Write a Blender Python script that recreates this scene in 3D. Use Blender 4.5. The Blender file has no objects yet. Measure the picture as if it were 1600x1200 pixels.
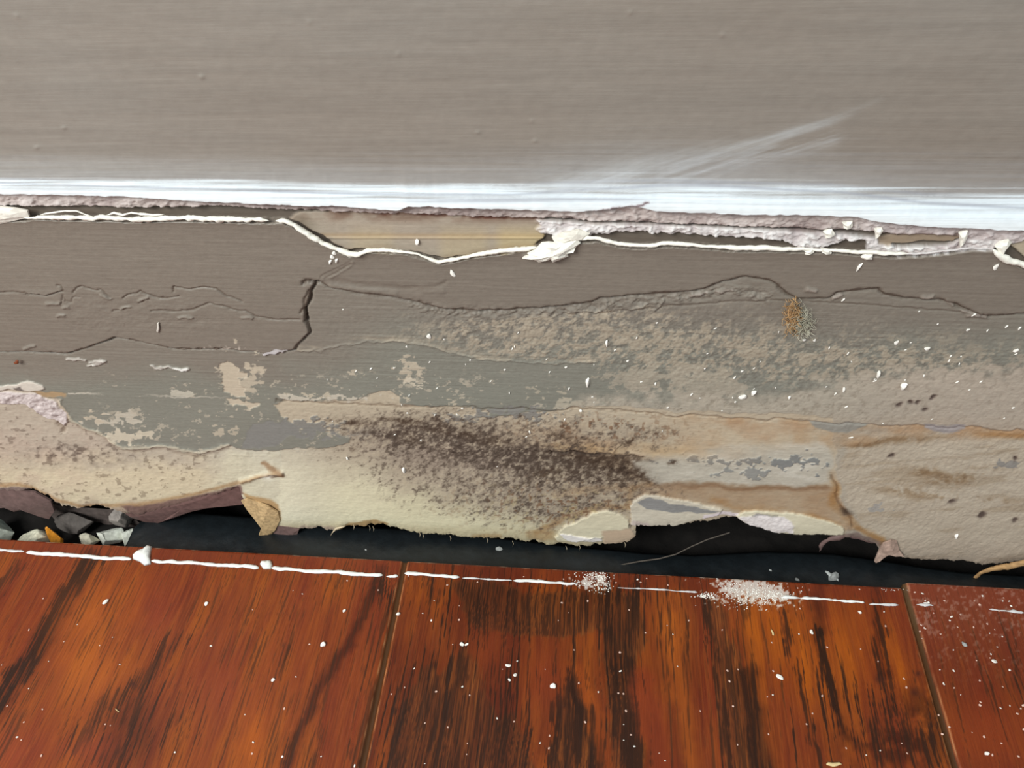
import bpy, bmesh, math
import numpy as np
from mathutils import Vector

scene = bpy.context.scene
# ------------------------------------------------------------------ camera
F = 1200.0                                    # focal length in pixels of the 1600 px frame
PITCH, YAW, ROLL = 0.81435732, -0.14049153, -0.07140674
CAM = np.array([0.04640047, -0.11169941, 0.17885866])
fw = np.array([math.sin(YAW)*math.cos(PITCH), math.cos(YAW)*math.cos(PITCH), -math.sin(PITCH)])
rt = np.cross(fw, [0, 0, 1]); rt /= np.linalg.norm(rt); up = np.cross(rt, fw)
rt, up = math.cos(ROLL)*rt + math.sin(ROLL)*up, -math.sin(ROLL)*rt + math.cos(ROLL)*up
from mathutils import Matrix
cd = bpy.data.cameras.new('camera'); cam = bpy.data.objects.new('camera', cd)
scene.collection.objects.link(cam)
m = Matrix.Identity(4)
for i in range(3):
    m[i][0] = rt[i]; m[i][1] = up[i]; m[i][2] = -fw[i]; m[i][3] = CAM[i]
cam.matrix_world = m
cd.sensor_width = 36; cd.lens = 36*F/1600; cd.clip_start = 0.005; cd.clip_end = 20
scene.camera = cam
# ------------------------------------------------------------------ light
world = bpy.data.worlds.new('world'); scene.world = world; world.use_nodes = True
bg = world.node_tree.nodes['Background']
bg.inputs[0].default_value = (0.86, 0.97, 1.0, 1); bg.inputs[1].default_value = 0.70
def area(name, loc, target, size, power, col):
    l = bpy.data.lights.new(name, 'AREA'); l.shape = 'RECTANGLE'; l.size, l.size_y = size
    l.energy = power; l.color = col
    o = bpy.data.objects.new(name, l); scene.collection.objects.link(o)
    o.location = loc
    o.rotation_euler = (Vector(target)-Vector(loc)).to_track_quat('-Z', 'Y').to_euler()
    return o
area('window_light', (-0.30, -0.40, 0.52), (0.02, 0, 0.05), (0.3, 0.22), 5.2, (0.99, 1.0, 0.97))
vs = scene.view_settings
vs.view_transform = 'Standard'; vs.look = 'None'; vs.gamma = 1; vs.use_curve_mapping = False
vs.exposure = 0.0

# ------------------------------------------------------------------ numeric helpers
def pix(X, Y, Z):
    dx, dy, dz = X-CAM[0], Y-CAM[1], Z-CAM[2]
    d = dx*fw[0]+dy*fw[1]+dz*fw[2]
    d = np.maximum(d, 0.03)
    return 800+F*(dx*rt[0]+dy*rt[1]+dz*rt[2])/d, 600-F*(dx*up[0]+dy*up[1]+dz*up[2])/d
def hit(u, v, axis, val):
    d = fw+(u-800)/F*rt-(v-600)/F*up
    return CAM+(val-CAM[axis])/d[axis]*d
def on_wall(u, v, y=0.0): return hit(u, v, 1, y)
def on_floor(u, v, z=0.0): return hit(u, v, 2, z)

_rng = np.random.RandomState(7)
TAB = _rng.rand(256, 256)
def vnoise(x, y, seed=0):
    x = x+seed*17.31; y = y+seed*9.77
    xi = np.floor(x).astype(np.int64); yi = np.floor(y).astype(np.int64)
    fx = x-xi; fy = y-yi
    fx = fx*fx*(3-2*fx); fy = fy*fy*(3-2*fy)
    a = TAB[xi & 255, yi & 255]; b = TAB[(xi+1) & 255, yi & 255]
    c = TAB[xi & 255, (yi+1) & 255]; d = TAB[(xi+1) & 255, (yi+1) & 255]
    return ((a*(1-fx)+b*fx)*(1-fy)+(c*(1-fx)+d*fx)*fy)*2-1
def fbm(x, y, s, oct=4, seed=0, asp=1.0, gain=0.55):
    """noise of feature size s (same unit as x), asp stretches along x"""
    out = 0; a = 1; t = 0; f = 1.0/s
    for k in range(oct):
        out = out+a*vnoise(x*f/asp, y*f, seed+k*3.1); t += a; a *= gain; f *= 2.03
    return out/t*1.6
def ss(a, b, x):
    t = np.clip((x-a)/(b-a), 0, 1); return t*t*(3-2*t)
def srgb(c):
    c = np.asarray(c, float)/255.0
    return np.where(c <= 0.04045, c/12.92, ((c+0.055)/1.055)**2.4)
def fy(pts, u):
    p = np.array(pts, float); return np.interp(u, p[:, 0], p[:, 1])
def seg_dist(pts, U, V, margin, closed=False):
    """distance to a polyline, big outside its margin box; for closed: negative inside"""
    p = np.array(pts, float)
    D = np.full(U.shape, 1e3)
    if closed: p = np.vstack([p, p[:1]])
    lo = p.min(0)-margin; hi = p.max(0)+margin
    idx = np.nonzero((U > lo[0]) & (U < hi[0]) & (V > lo[1]) & (V < hi[1]))
    u = U[idx]; v = V[idx]
    if u.size == 0: return D
    best = np.full(u.shape, 1e9); ins = np.zeros(u.shape, bool)
    for (x0, y0), (x1, y1) in zip(p[:-1], p[1:]):
        dx, dy = x1-x0, y1-y0; L = dx*dx+dy*dy+1e-9
        t = np.clip(((u-x0)*dx+(v-y0)*dy)/L, 0, 1)
        best = np.minimum(best, (u-x0-t*dx)**2+(v-y0-t*dy)**2)
        if closed:
            c = (y0 > v) != (y1 > v)
            ins ^= c & (u < (x1-x0)*(v-y0)/(y1-y0+1e-12)+x0)
    d = np.sqrt(best)
    if closed: d = np.where(ins, -d, d)
    D[idx] = d
    return D
class Field:
    """a sampled surface whose pigment (C, 0..255) and relief (H, mm) are built up by layers"""
    def __init__(s, X, Y, Z):
        s.X, s.Y, s.Z = X, Y, Z
        s.u, s.v = pix(X, Y, Z)
        s.u = np.clip(s.u, -500, 2100); s.v = np.clip(s.v, -900, 1600)
        s.C = np.zeros(X.shape+(3,)); s.H = np.zeros(X.shape); s.R = np.full(X.shape, 0.6)
    def warp(s, amp, size=14, seed=0, asp=1.5):
        s.U = s.u+amp*fbm(s.u, s.v, size, 4, seed, asp)*1.3
        s.V = s.v+amp*fbm(s.u, s.v, size, 4, seed+40, asp)
    def col(s, mask, c, r=None):
        s.C = s.C*(1-mask[..., None])+np.asarray(c, float)*mask[..., None]
        if r is not None: s.R = s.R*(1-mask)+r*mask
    def mul(s, mask, c):
        s.C = s.C*(1-mask[..., None]*(1-np.asarray(c, float)))
    def hset(s, mask, h): s.H = s.H*(1-mask)+h*mask
    def poly(s, pts, feather=3.0, off=0.0):
        return 1-ss(-feather/2, feather/2, seg_dist(pts, s.U, s.V, 12+abs(off), True)+off)
    def line(s, pts, w, soft=1.5):
        return 1-ss(w/2-soft/2, w/2+soft, seg_dist(pts, s.U, s.V, w+8))
    def blob(s, cu, cv, ru, rv, ang=0.0):
        a = math.radians(ang); du = s.U-cu; dv = s.V-cv
        p = (du*math.cos(a)+dv*math.sin(a))/ru; q = (-du*math.sin(a)+dv*math.cos(a))/rv
        return np.exp(-(p*p+q*q))

# ------------------------------------------------------------------ materials
def new_mat(name):
    mt = bpy.data.materials.new(name); mt.use_nodes = True
    nt = mt.node_tree; return mt, nt, nt.nodes['Principled BSDF']
def plain(name, rgb, rough=0.6, var=0.12, scale=900, bump=0.0002, spec=0.3, metallic=0):
    mt, nt, b = new_mat(name)
    tc = nt.nodes.new('ShaderNodeTexCoord'); nz = nt.nodes.new('ShaderNodeTexNoise')
    nz.inputs['Scale'].default_value = scale; nz.inputs['Detail'].default_value = 4
    nt.links.new(tc.outputs['Object'], nz.inputs['Vector'])
    cr = nt.nodes.new('ShaderNodeValToRGB')
    c = srgb(rgb)
    cr.color_ramp.elements[0].position = 0.3; cr.color_ramp.elements[1].position = 0.7
    cr.color_ramp.elements[0].color = (*(c*(1-var)), 1); cr.color_ramp.elements[1].color = (*np.minimum(c*(1+var), 1), 1)
    nt.links.new(nz.outputs['Fac'], cr.inputs['Fac']); nt.links.new(cr.outputs['Color'], b.inputs['Base Color'])
    bp = nt.nodes.new('ShaderNodeBump'); bp.inputs['Distance'].default_value = bump; bp.inputs['Strength'].default_value = 0.6
    nt.links.new(nz.outputs['Fac'], bp.inputs['Height']); nt.links.new(bp.outputs['Normal'], b.inputs['Normal'])
    b.inputs['Roughness'].default_value = rough; b.inputs['Specular IOR Level'].default_value = spec
    b.inputs['Metallic'].default_value = metallic
    return mt
def field_mat(name, noises, spec=0.4, coat=0.0, amount=0.10, coat_rough=0.12):
    """pigment attribute, modulated by fine procedural noise; noises = [(scale xyz, detail, bump distance)]"""
    mt, nt, b = new_mat(name); L = nt.links
    at = nt.nodes.new('ShaderNodeAttribute'); at.attribute_name = 'pigment'
    tc = nt.nodes.new('ShaderNodeTexCoord')
    prev = None; last = at.outputs['Color']
    for i, (sc, det, bd) in enumerate(noises):
        mp = nt.nodes.new('ShaderNodeMapping'); mp.inputs['Scale'].default_value = sc
        nz = nt.nodes.new('ShaderNodeTexNoise'); nz.inputs['Scale'].default_value = 1; nz.inputs['Detail'].default_value = det
        L.new(tc.outputs['Object'], mp.inputs['Vector']); L.new(mp.outputs['Vector'], nz.inputs['Vector'])
        bp = nt.nodes.new('ShaderNodeBump'); bp.inputs['Distance'].default_value = bd; bp.inputs['Strength'].default_value = 1
        L.new(nz.outputs['Fac'], bp.inputs['Height'])
        if prev: L.new(prev, bp.inputs['Normal'])
        prev = bp.outputs['Normal']
        mr = nt.nodes.new('ShaderNodeMapRange')
        mr.inputs['From Min'].default_value = 0.3; mr.inputs['From Max'].default_value = 0.7
        mr.inputs['To Min'].default_value = 1-amount; mr.inputs['To Max'].default_value = 1+amount
        L.new(nz.outputs['Fac'], mr.inputs['Value'])
        mx = nt.nodes.new('ShaderNodeVectorMath'); mx.operation = 'SCALE'
        L.new(last, mx.inputs[0]); L.new(mr.outputs['Result'], mx.inputs['Scale']); last = mx.outputs['Vector']
    L.new(last, b.inputs['Base Color'])
    L.new(prev, b.inputs['Normal'])
    ar = nt.nodes.new('ShaderNodeAttribute'); ar.attribute_name = 'gloss'
    L.new(ar.outputs['Fac'], b.inputs['Roughness'])
    b.inputs['Specular IOR Level'].default_value = spec
    b.inputs['Coat Weight'].default_value = coat; b.inputs['Coat Roughness'].default_value = coat_rough
    return mt

def link(o, parent=None):
    scene.collection.objects.link(o)
    if parent is not None: o.parent = parent
    return o
def tag(o, label=None, cat=None, group=None, kind=None):
    if label: o['label'] = label
    if cat: o['category'] = cat
    if group: o['group'] = group
    if kind: o['kind'] = kind
    return o
def grid_mesh(name, P, C, R, keep, mat, parent=None):
    """P (n,m,3) metres, C sRGB 0..255, keep (n,m) bool verts"""
    n, mm = P.shape[:2]
    idx = -np.ones(n*mm, np.int64); k = keep.ravel(); idx[k] = np.arange(k.sum())
    I = np.arange(n*mm).reshape(n, mm)
    q = np.stack([I[:-1, :-1], I[1:, :-1], I[1:, 1:], I[:-1, 1:]], -1).reshape(-1, 4)
    q = q[(idx[q] >= 0).all(1)]; q = idx[q]
    me = bpy.data.meshes.new(name)
    co = P.reshape(-1, 3)[k].astype(np.float32)
    me.vertices.add(len(co)); me.vertices.foreach_set('co', co.ravel())
    me.loops.add(q.size); me.loops.foreach_set('vertex_index', q.ravel().astype(np.int32))
    me.polygons.add(len(q)); me.polygons.foreach_set('loop_start', (np.arange(len(q))*4).astype(np.int32))
    try: me.polygons.foreach_set('loop_total', np.full(len(q), 4, np.int32))
    except Exception: pass
    me.polygons.foreach_set('use_smooth', np.ones(len(q), bool))
    me.update(calc_edges=True)
    a = me.attributes.new('pigment', 'FLOAT_COLOR', 'POINT')
    c = np.ones((len(co), 4), np.float32); c[:, :3] = srgb(np.clip(C.reshape(-1, 3)[k], 0, 255))
    a.data.foreach_set('color', c.ravel())
    g = me.attributes.new('gloss', 'FLOAT', 'POINT'); g.data.foreach_set('value', R.ravel()[k].astype(np.float32))
    me.materials.append(mat)
    return link(bpy.data.objects.new(name, me), parent)
def bm_obj(name, bm, mat, parent=None, smooth=True):
    me = bpy.data.meshes.new(name); bm.to_mesh(me); bm.free()
    me.polygons.foreach_set('use_smooth', np.full(len(me.polygons), smooth))
    me.materials.append(mat)
    return link(bpy.data.objects.new(name, me), parent)
def axis_pts(lo, hi, step, outer_lo, outer_hi, outstep=0.02):
    a = np.arange(lo, hi+step/2, step)
    l = np.arange(lo-outstep, outer_lo-1e-9, -outstep)[::-1]; r = np.arange(a[-1]+outstep, outer_hi+1e-9, outstep)
    return np.concatenate([l, a, r])

# ================================================================== UPPER WALL
LEDGE = [(-400, 303), (0, 304), (60, 305), (110, 306), (200, 308), (260, 312), (300, 316), (360, 318), (420, 321), (480, 323),
         (530, 323), (560, 326), (620, 330), (640, 324), (670, 323), (700, 326), (760, 327), (830, 329), (900, 332), (925, 331), (945, 329),
         (965, 326), (985, 323), (1000, 324), (1012, 328), (1025, 331), (1040, 332), (1100, 334), (1180, 337), (1260, 337), (1310, 339),
         (1340, 341), (1375, 348), (1420, 353), (1450, 356), (1520, 358), (1600, 362), (2000, 372)]
LED = np.maximum.accumulate(np.array([p[0] for p in LEDGE], float)+np.arange(len(LEDGE))*1e-3)
LEDZ = [(on_wall(u, v, -0.0018)[0], on_wall(u, v, -0.0018)[2]) for u, v in LEDGE]
LEDZ.sort()
_lx = np.array([p[0] for p in LEDZ]); _lz = np.array([p[1] for p in LEDZ])
def ledge_z(x):
    z = np.interp(x, _lx, _lz)
    return z+0.00012*fbm(x*1000, x*0, 1.2, 3, 5)
xs = axis_pts(-0.085, 0.135, 0.00022, -0.6, 0.6)
zl = ledge_z(xs)
rel = np.concatenate([[-0.0003, -0.0002, -0.0001, 0.0], np.arange(0.00012, 0.014, 0.00012), np.arange(0.0142, 0.048, 0.0003), np.arange(0.05, 0.5, 0.02)])
Zr = zl[None, :]+rel[:, None]; Xr = np.repeat(xs[None, :], len(rel), 0)
f = Field(Xr, np.zeros_like(Xr)-0.0017, Zr)
f.U, f.V = f.u, f.v
f.C[:] = (138, 130, 121)
strokes = fbm(Xr*1000, Zr*1000, 1.1, 5, 11, asp=30)
f.mul(np.clip(0.5+strokes, 0, 1)*0.035, (0, 0, 0))
big = fbm(Xr*1000, Zr*1000, 25, 3, 15, asp=2)
f.C += big[..., None]*np.array([1.0, 1.6, 2.0])*2
# the white paint dragged along the foot of the wall
dl = fy([(-400, 303), (0, 304), (300, 316), (600, 328), (900, 331), (1050, 332), (1300, 339), (1450, 356), (1600, 362), (2000, 372)], f.u)-f.v      # px above the ledge
str2 = fbm(Xr*1000, Zr*1000, 0.55, 4, 21, asp=60)
wid = fy([(0, 28), (400, 36), (800, 45), (1000, 56), (1250, 54), (1600, 60)], f.u)
core = ss(1.0, 0.45, dl/wid+0.28*str2)
veil = ss(2.3, 0.9, dl/wid+0.35*str2)*0.38
f.col(veil, (168, 171, 176)); f.col(core*0.95, (230, 241, 248))
# grey gaps between bristles inside the band
gap = np.exp(-((dl/wid-0.83-0.02*str2)/0.05)**2)*ss(-0.3, 0.5, str2+0.3)
gap2 = np.exp(-((dl/wid-fy([(0, .62), (800, .55), (1100, .74), (1600, .58)], f.u)-0.03*str2)/0.045)**2)
gap3 = np.exp(-((dl/wid-0.36-0.04*str2)/0.05)**2)*ss(600, 760, f.u)*ss(1050, 950, f.u)
f.col(np.clip(gap*0.5+gap2*0.6+gap3*0.5, 0, 0.7), (156, 160, 170))
f.col(ss(0.42, 0.1, dl/wid)*0.6, (236, 240, 240))
# dragged arc of thin white paint rising to the right
arc = seg_dist([(1380, 160), (1330, 182), (1270, 205), (1200, 226), (1120, 246), (1040, 262), (940, 280), (860, 290)], f.u, f.v, 60)
aw = fy([(860, 26), (1040, 18), (1200, 11), (1300, 8), (1380, 4)], f.u)
arcn = fbm(f.u*0.98+f.v*0.25, f.v*1.0+f.u*0.3, 7, 4, 31, asp=12)
f.col(np.exp(-(arc/aw)**2)*np.clip(0.52+0.45*arcn, 0, 1)*fy([(860, .5), (1100, .75), (1250, .8), (1390, .15)], f.u), (176, 178, 178))
arcb = seg_dist([(1300, 218), (1150, 258), (1000, 285), (880, 300)], f.u, f.v, 60)
f.col(np.exp(-(arcb/15)**2)*np.clip(0.35+0.5*arcn, 0, 1)*0.6, (205, 212, 220))
nt_ = seg_dist([(930, 331), (955, 327), (985, 323), (1000, 321), (1012, 317)], f.u+1.5*fbm(f.u, f.v, 6, 3, 33), f.v+1.5*fbm(f.u, f.v, 5, 3, 34), 12)
f.col(np.exp(-(nt_/2.2)**2)*0.85, (150, 132, 134)); f.col(np.exp(-(nt_/1.2)**2)*0.6, (92, 78, 82))
f.R[:] = 0.42; f.R = f.R-0.08*core
# relief: brush strokes, swollen bottom bead, small nibs
H = 0.012*strokes+0.05*str2*ss(60, 20, dl)+0.012*fbm(Xr*1000, Zr*1000, 1.6, 3, 71)
relmm = rel[:, None]*1000+0*Xr
H += 1.3*np.exp(-(np.maximum(relmm, 0)/5.0)**2)+0.5
for (nu, nv) in [(310, 126), (312, 125), (835, 226), (52, 236), (20, 30), (745, 213), (620, 90), (830, 195), (95, 205), (1130, 60), (480, 40), (985, 25)]:
    H += 0.10*np.exp(-(((f.u-nu)/4)**2+((f.v-nv)/3)**2))
edge = np.array([1.7, 1.0, 0.4, 0.1])
H[:4] = H[4]-edge[:, None]
P = np.stack([Xr, -0.001*H, Zr], -1)
upper_m = field_mat('taupe_latex_paint', [((120, 120, 2600), 3, 0.000025), ((500, 500, 700), 3, 0.00004)], spec=0.5, amount=0.035)
wall = grid_mesh('wall_back', P, f.C, f.R, np.ones(Xr.shape, bool), upper_m)
tag(wall, 'taupe painted wall with a white paint streak above the torn strip', kind='structure')

# ================================================================== LOWER WALL (damaged strip behind the missing baseboard)
BOTTOM = [(-400, 780), (0, 766), (30, 770), (55, 764), (75, 778), (95, 790), (118, 796), (150, 790), (185, 800), (215, 806), (250, 800), (280, 790), (310, 780),
          (345, 772), (372, 762), (378, 780), (398, 795), (413, 806), (420, 818), (424, 832), (440, 836), (466, 829), (500, 829),
          (525, 833), (545, 823), (600, 822), (640, 833), (700, 839), (780, 843), (830, 848), (862, 852), (900, 855), (950, 852), (980, 846), (994, 838),
          (990, 824), (1000, 821), (1060, 822), (1100, 818), (1130, 812), (1150, 810), (1165, 818), (1200, 829), (1240, 835), (1290, 836), (1318, 838),
          (1345, 843), (1368, 852), (1378, 866), (1392, 860), (1410, 872), (1440, 876), (1500, 878), (1540, 884), (1600, 880), (2000, 905)]
BU = [p[0] for p in BOTTOM]
xs = axis_pts(-0.140, 0.168, 0.00019, -0.6, 0.6)
zs = np.arange(-0.024, 0.1125, 0.00015)
X, Z = np.meshgrid(xs, zs); g = Field(X, np.zeros_like(X), Z)
u, v = g.u, g.v
mmx, mmz = X*1000, Z*1000
n1 = fbm(u, v, 60, 4, 1, 1.6); n2 = fbm(u, v, 18, 4, 2, 1.8); n3 = fbm(u, v, 6, 3, 3, 1.4); n4 = fbm(u, v, 3.2, 2, 4, 1.0)
brush = fbm(mmx, mmz, 0.55, 4, 51, asp=25)
g.warp(2.0, 12, 60)

TAUPE = (126, 118, 108); GREY = (128, 127, 117); TAN = (178, 161, 141); CREAM = (214, 203, 172); PALE = (176, 166, 152)
LIP = [(-400, 345), (0, 343), (45, 341), (60, 339), (120, 341), (180, 342), (205, 344), (260, 342), (340, 343), (420, 345), (445, 345), (460, 352), (478, 364), (500, 377),
       (525, 388), (545, 396), (560, 397), (575, 391), (620, 391), (650, 397), (685, 408), (700, 407), (740, 399), (800, 391), (830, 386), (870, 384), (905, 376), (930, 373),
       (960, 381), (1000, 385), (1050, 382), (1100, 385), (1150, 389), (1200, 389), (1260, 391), (1300, 391), (1350, 396), (1400, 399), (1450, 396), (1490, 392), (1520, 387),
       (1550, 387), (1560, 397), (1580, 408), (1600, 416), (2000, 430)]
K1 = [(-400, 552), (0, 548), (40, 547), (100, 550), (118, 548), (135, 542), (180, 526), (205, 529), (230, 536), (280, 544), (350, 544), (400, 548), (412, 551), (440, 548), (462, 544), (470, 531), (484, 518),
      (480, 500), (477, 482), (482, 470), (488, 452), (496, 438)]
K2 = [(487, 436), (505, 442), (520, 449), (560, 457), (620, 463), (650, 470), (680, 479), (710, 483), (760, 484), (790, 483), (860, 478), (920, 472), (940, 464), (1000, 459), (1060, 456), (1100, 451), (1115, 445), (1130, 438),
      (1165, 431), (1200, 437), (1215, 445), (1225, 455), (1245, 466), (1290, 465), (1310, 456), (1345, 452), (1370, 450), (1380, 459), (1420, 465), (1465, 466), (1490, 472), (1520, 486), (1545, 493),
      (1580, 491), (1600, 488), (2000, 480)]
lipv = fy(LIP, u)+1.2*fbm(u, u*0, 9, 3, 81)
k1m = [p for p in K1 if p[0] <= 470]
kv = np.where(u < 478, fy(k1m+[(478, 520)], u), fy(K2, g.U))

# ---- paint below the skin
g.C[:] = TAUPE; g.R[:] = 0.5
g.H[:] = 0.15
shift = ss(560, 625, v+25*n1)
g.col(shift*0.9, GREY)
g.col(ss(478, 640, u)*ss(470, 560, v+15*n1)*0.8, GREY)
g.col(ss(880, 1100, u)*ss(500, 430, v)*0, TAUPE)
g.H += 0.03*brush*ss(660, 560, v)
# rougher taupe just below the right crack
rough = ss(478, 520, u)*ss(0, 12, v-kv)*ss(640, 560, v)
g.H += rough*(0.025*n3+0.03*n2)

# ---- skin of latex paint above the cracks
skin = ss(-0.8, 0.8, v-lipv)*ss(1.0, -1.0, v-kv)
skin_u = ss(455, 480, u)
chunk = 1-ss(-1, 1, seg_dist(K1[:]+[(505, 425), (550, 404), (565, 300), (-500, 300)]+[(-500, 552)], g.u+0.8*n3, g.v+0.8*n3, 6, True))
chunk = np.where(u < -300, skin, chunk)
skin = np.maximum(skin*ss(480, 500, u), chunk*ss(-0.8, 0.8, v-lipv))
g.col(skin, (124, 115, 105), 0.42)
g.hset(skin, 0.55)
g.H += skin*0.02*brush
g.H += skin*0.35*np.exp(-np.maximum(v-lipv, 0)/10.0)
g.H += chunk*0.12*ss(380, 430, v)
# shallow ridges and folds of the skin
def ridge(pts, w, h, dark=0.0, soft=2.5, c=(0.62, 0.56, 0.52)):
    global g
    d = seg_dist(pts, g.U, g.V, w*3+6)
    m = np.exp(-(d/w)**2)
    g.H = g.H+h*m
    if dark: g.mul(m*dark, c)
def crack(pts, w=2.0, h=-0.45, dark=0.6):
    ridge(pts, w, h, dark)
def step(pts, drop, w=6):
    """surface above the line stands proud, falling away over w px"""
    global g
    d = seg_dist(pts, g.U, g.V, w*4)
    vv = fy(sorted(pts), g.U); up_ = g.V < vv
    g.H = g.H+np.where(up_, drop*np.exp(-d/w), 0)*(d < 900)
W = 1.5
step([(40, 455), (75, 457), (96, 452)], 0.25)
crack([(0, 455), (20, 454), (42, 453), (48, 457), (75, 458), (88, 455), (100, 451), (96, 444), (90, 443)], W, -0.22, 0.35)
crack([(116, 455), (122, 448), (132, 445), (141, 447), (152, 452), (160, 449), (168, 454), (176, 461)], W, -0.25, 0.35)
crack([(194, 462), (200, 456), (215, 455), (223, 452), (232, 457), (245, 461), (262, 463), (282, 460)], W, -0.28, 0.45)
crack([(273, 452), (273, 445), (285, 446), (300, 448), (318, 445), (340, 447), (352, 455), (368, 464), (378, 467)], W, -0.28, 0.45)
crack([(240, 483), (265, 484), (300, 481), (315, 476), (330, 472), (350, 475), (372, 481), (385, 482), (400, 492), (430, 496), (470, 497)], W, -0.25, 0.4)
crack([(98, 470), (100, 458), (104, 468), (112, 470), (117, 462), (128, 462)], 1.3, -0.2, 0.2)
crack([(178, 484), (195, 480), (207, 477)], 1.3, -0.2, 0.3); crack([(220, 470), (226, 465), (234, 465)], 1.4, -0.2, 0.3)
for a, b in [((75, 472), (95, 470)), ((160, 458), (176, 463)), ((92, 492), (103, 490)), ((190, 480), (206, 476)), ((281, 494), (302, 492)), ((40, 541), (55, 538)), ((380, 492), (395, 494)), ((219, 466), (232, 463)), ((100, 477), (108, 476))]:
    ridge([a, ((a[0]+b[0])/2, (a[1]+b[1])/2-1), b], 2.2, 0.28)
lump = ss(90, 120, u)*ss(380, 300, u)*ss(450, 465, v)*ss(540, 500, v)
g.H += lump*(0.08*n2+0.04*n3)
crack(K1[:19], 1.9, -0.45, 0.5); crack(K1[17:], 2.6, -0.75, 0.75)
crack([(474, 440), (480, 436), (492, 437), (500, 440)], 2.6, -0.5, 0.55); crack([(484, 450), (478, 462), (474, 478), (470, 486)], 2, -0.3, 0.4)
crack(K2, 2.8, -0.4, 0.6)  # crack grime, with the skin edge's soft shadow painted into the same dark line
ridge([(500, 434), (520, 430), (545, 415), (553, 405)], 3, 0.12); crack([(510, 432), (530, 422), (550, 408)], 1.6, -0.15, 0.2)
crack([(525, 436), (560, 440), (600, 445), (640, 448), (680, 447), (697, 440)], 4, -0.14, 0.12)
ridge([(520, 443), (560, 449), (620, 455)], 5, 0.22); ridge([(660, 450), (690, 452)], 6, 0.15)
# crumbly band below the second crack
cb = seg_dist([(640, 473), (700, 486), (800, 487), (900, 485), (980, 470), (1060, 464), (1140, 452), (1200, 462)], g.U, g.V, 30)
g.H += np.exp(-(cb/9)**2)*(0.28*n3+0.2*n2)*ss(630, 660, u)
crack([(880, 490), (960, 487), (1000, 483), (1060, 476), (1130, 472), (1200, 468), (1330, 474), (1450, 483), (1500, 486)], 1.6, -0.15, 0.3)
ridge([(930, 487), (945, 480), (950, 468)], 1.8, 0.3); ridge([(985, 484), (1005, 478), (1012, 474)], 2, 0.3); ridge([(1022, 484), (1032, 476), (1038, 469)], 1.8, 0.3)
for a, b in [((1080, 460), (1105, 458)), ((1120, 456), (1145, 452)), ((1300, 464), (1315, 460)), ((1478, 468), (1488, 474)), ((1505, 484), (1540, 494)), ((1510, 492), (1530, 488)), ((1440, 462), (1455, 461)), ((1260, 450), (1272, 451))]:
    ridge([a, b], 3, 0.35); g.col(g.line([a, b], 3)*0.35, (165, 150, 142))

# ---- shadow gap, torn paper and bare board between ledge and lip
lipz = v-lipv
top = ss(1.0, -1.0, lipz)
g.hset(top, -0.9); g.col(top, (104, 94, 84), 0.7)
# tan bare board
BARE = [(452, 344), (470, 333), (520, 330), (700, 334), (840, 338), (856, 345), (850, 372), (832, 388), (760, 396), (690, 406), (640, 394), (570, 392), (540, 392)]
bm_ = g.poly(BARE, 4)
g.hset(bm_*top, -0.35); g.col(bm_*top, (158, 146, 131))
g.col(bm_*top*np.clip(0.4+0.5*fbm(u, v, 12, 4, 90, 8), 0, 1)*0.4, (172, 158, 143))
g.col(np.exp(-((v-369-0.004*(u-500))/3.5)**2)*bm_*0.5*(u > 500), (160, 132, 98))
g.col(np.exp(-((v-373-0.002*(u-500))/1.6)**2)*bm_*0.35*(u > 520), (190, 168, 132)); g.H += np.exp(-((v-373-0.002*(u-500))/1.6)**2)*bm_*0.15
g.mul(ss(352, 336, v-0.012*(u-450))*bm_*0.55*np.clip(0.6+n2, 0, 1), (0.62, 0.48, 0.42))  # shade under the ledge painted onto the top of the board
g.col(g.blob(470, 350, 18, 10)*bm_*0.5, (110, 98, 82))
for c0, c1, k in [(700, 748, .25), (560, 600, .2), (790, 850, .5)]:
    g.col(ss(c0-25, c0, u)*ss(c1+25, c1, u)*bm_*k*ss(345, 372, v), (190, 168, 120))
# pink torn edge below the ledge
PINKB = [(-400, 322), (0, 323), (60, 325), (120, 325), (180, 327), (240, 326), (300, 327), (330, 323), (420, 328), (500, 332), (560, 334), (610, 337), (640, 335), (700, 339), (760, 341), (830, 343), (860, 343),
         (900, 347), (1000, 350), (1100, 354), (1200, 358), (1300, 363), (1330, 360), (1375, 366), (1450, 372), (1600, 384), (2000, 395)]
pv = fy(PINKB, u)-3.5+1.6*fbm(u, v*0.3, 10, 4, 95)
pink = ss(1.2, -1.2, v-pv)*top
g.col(pink, (182, 170, 165)); g.hset(pink, 0.35)
g.H += pink*(0.25*n3+0.2*n2); g.col(pink*ss(0.1, 0.8, n2+n3*0.5)*0.7, (210, 201, 197)); g.col(pink*ss(-0.1, -0.8, n2)*0.5, (148, 132, 130))
g.col(pink*ss(300, 430, u)*ss(860, 760, u)*0.5, (134, 118, 114))
g.col(pink*ss(1330, 1370, u)*0.4, (190, 180, 182))
g.col(np.exp(-((v-pv-3.5)/2.2)**2)*top*ss(560, 620, u)*ss(870, 820, u)*0.85*np.clip(0.5+1.2*n2, 0, 1), (84, 44, 34))
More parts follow.
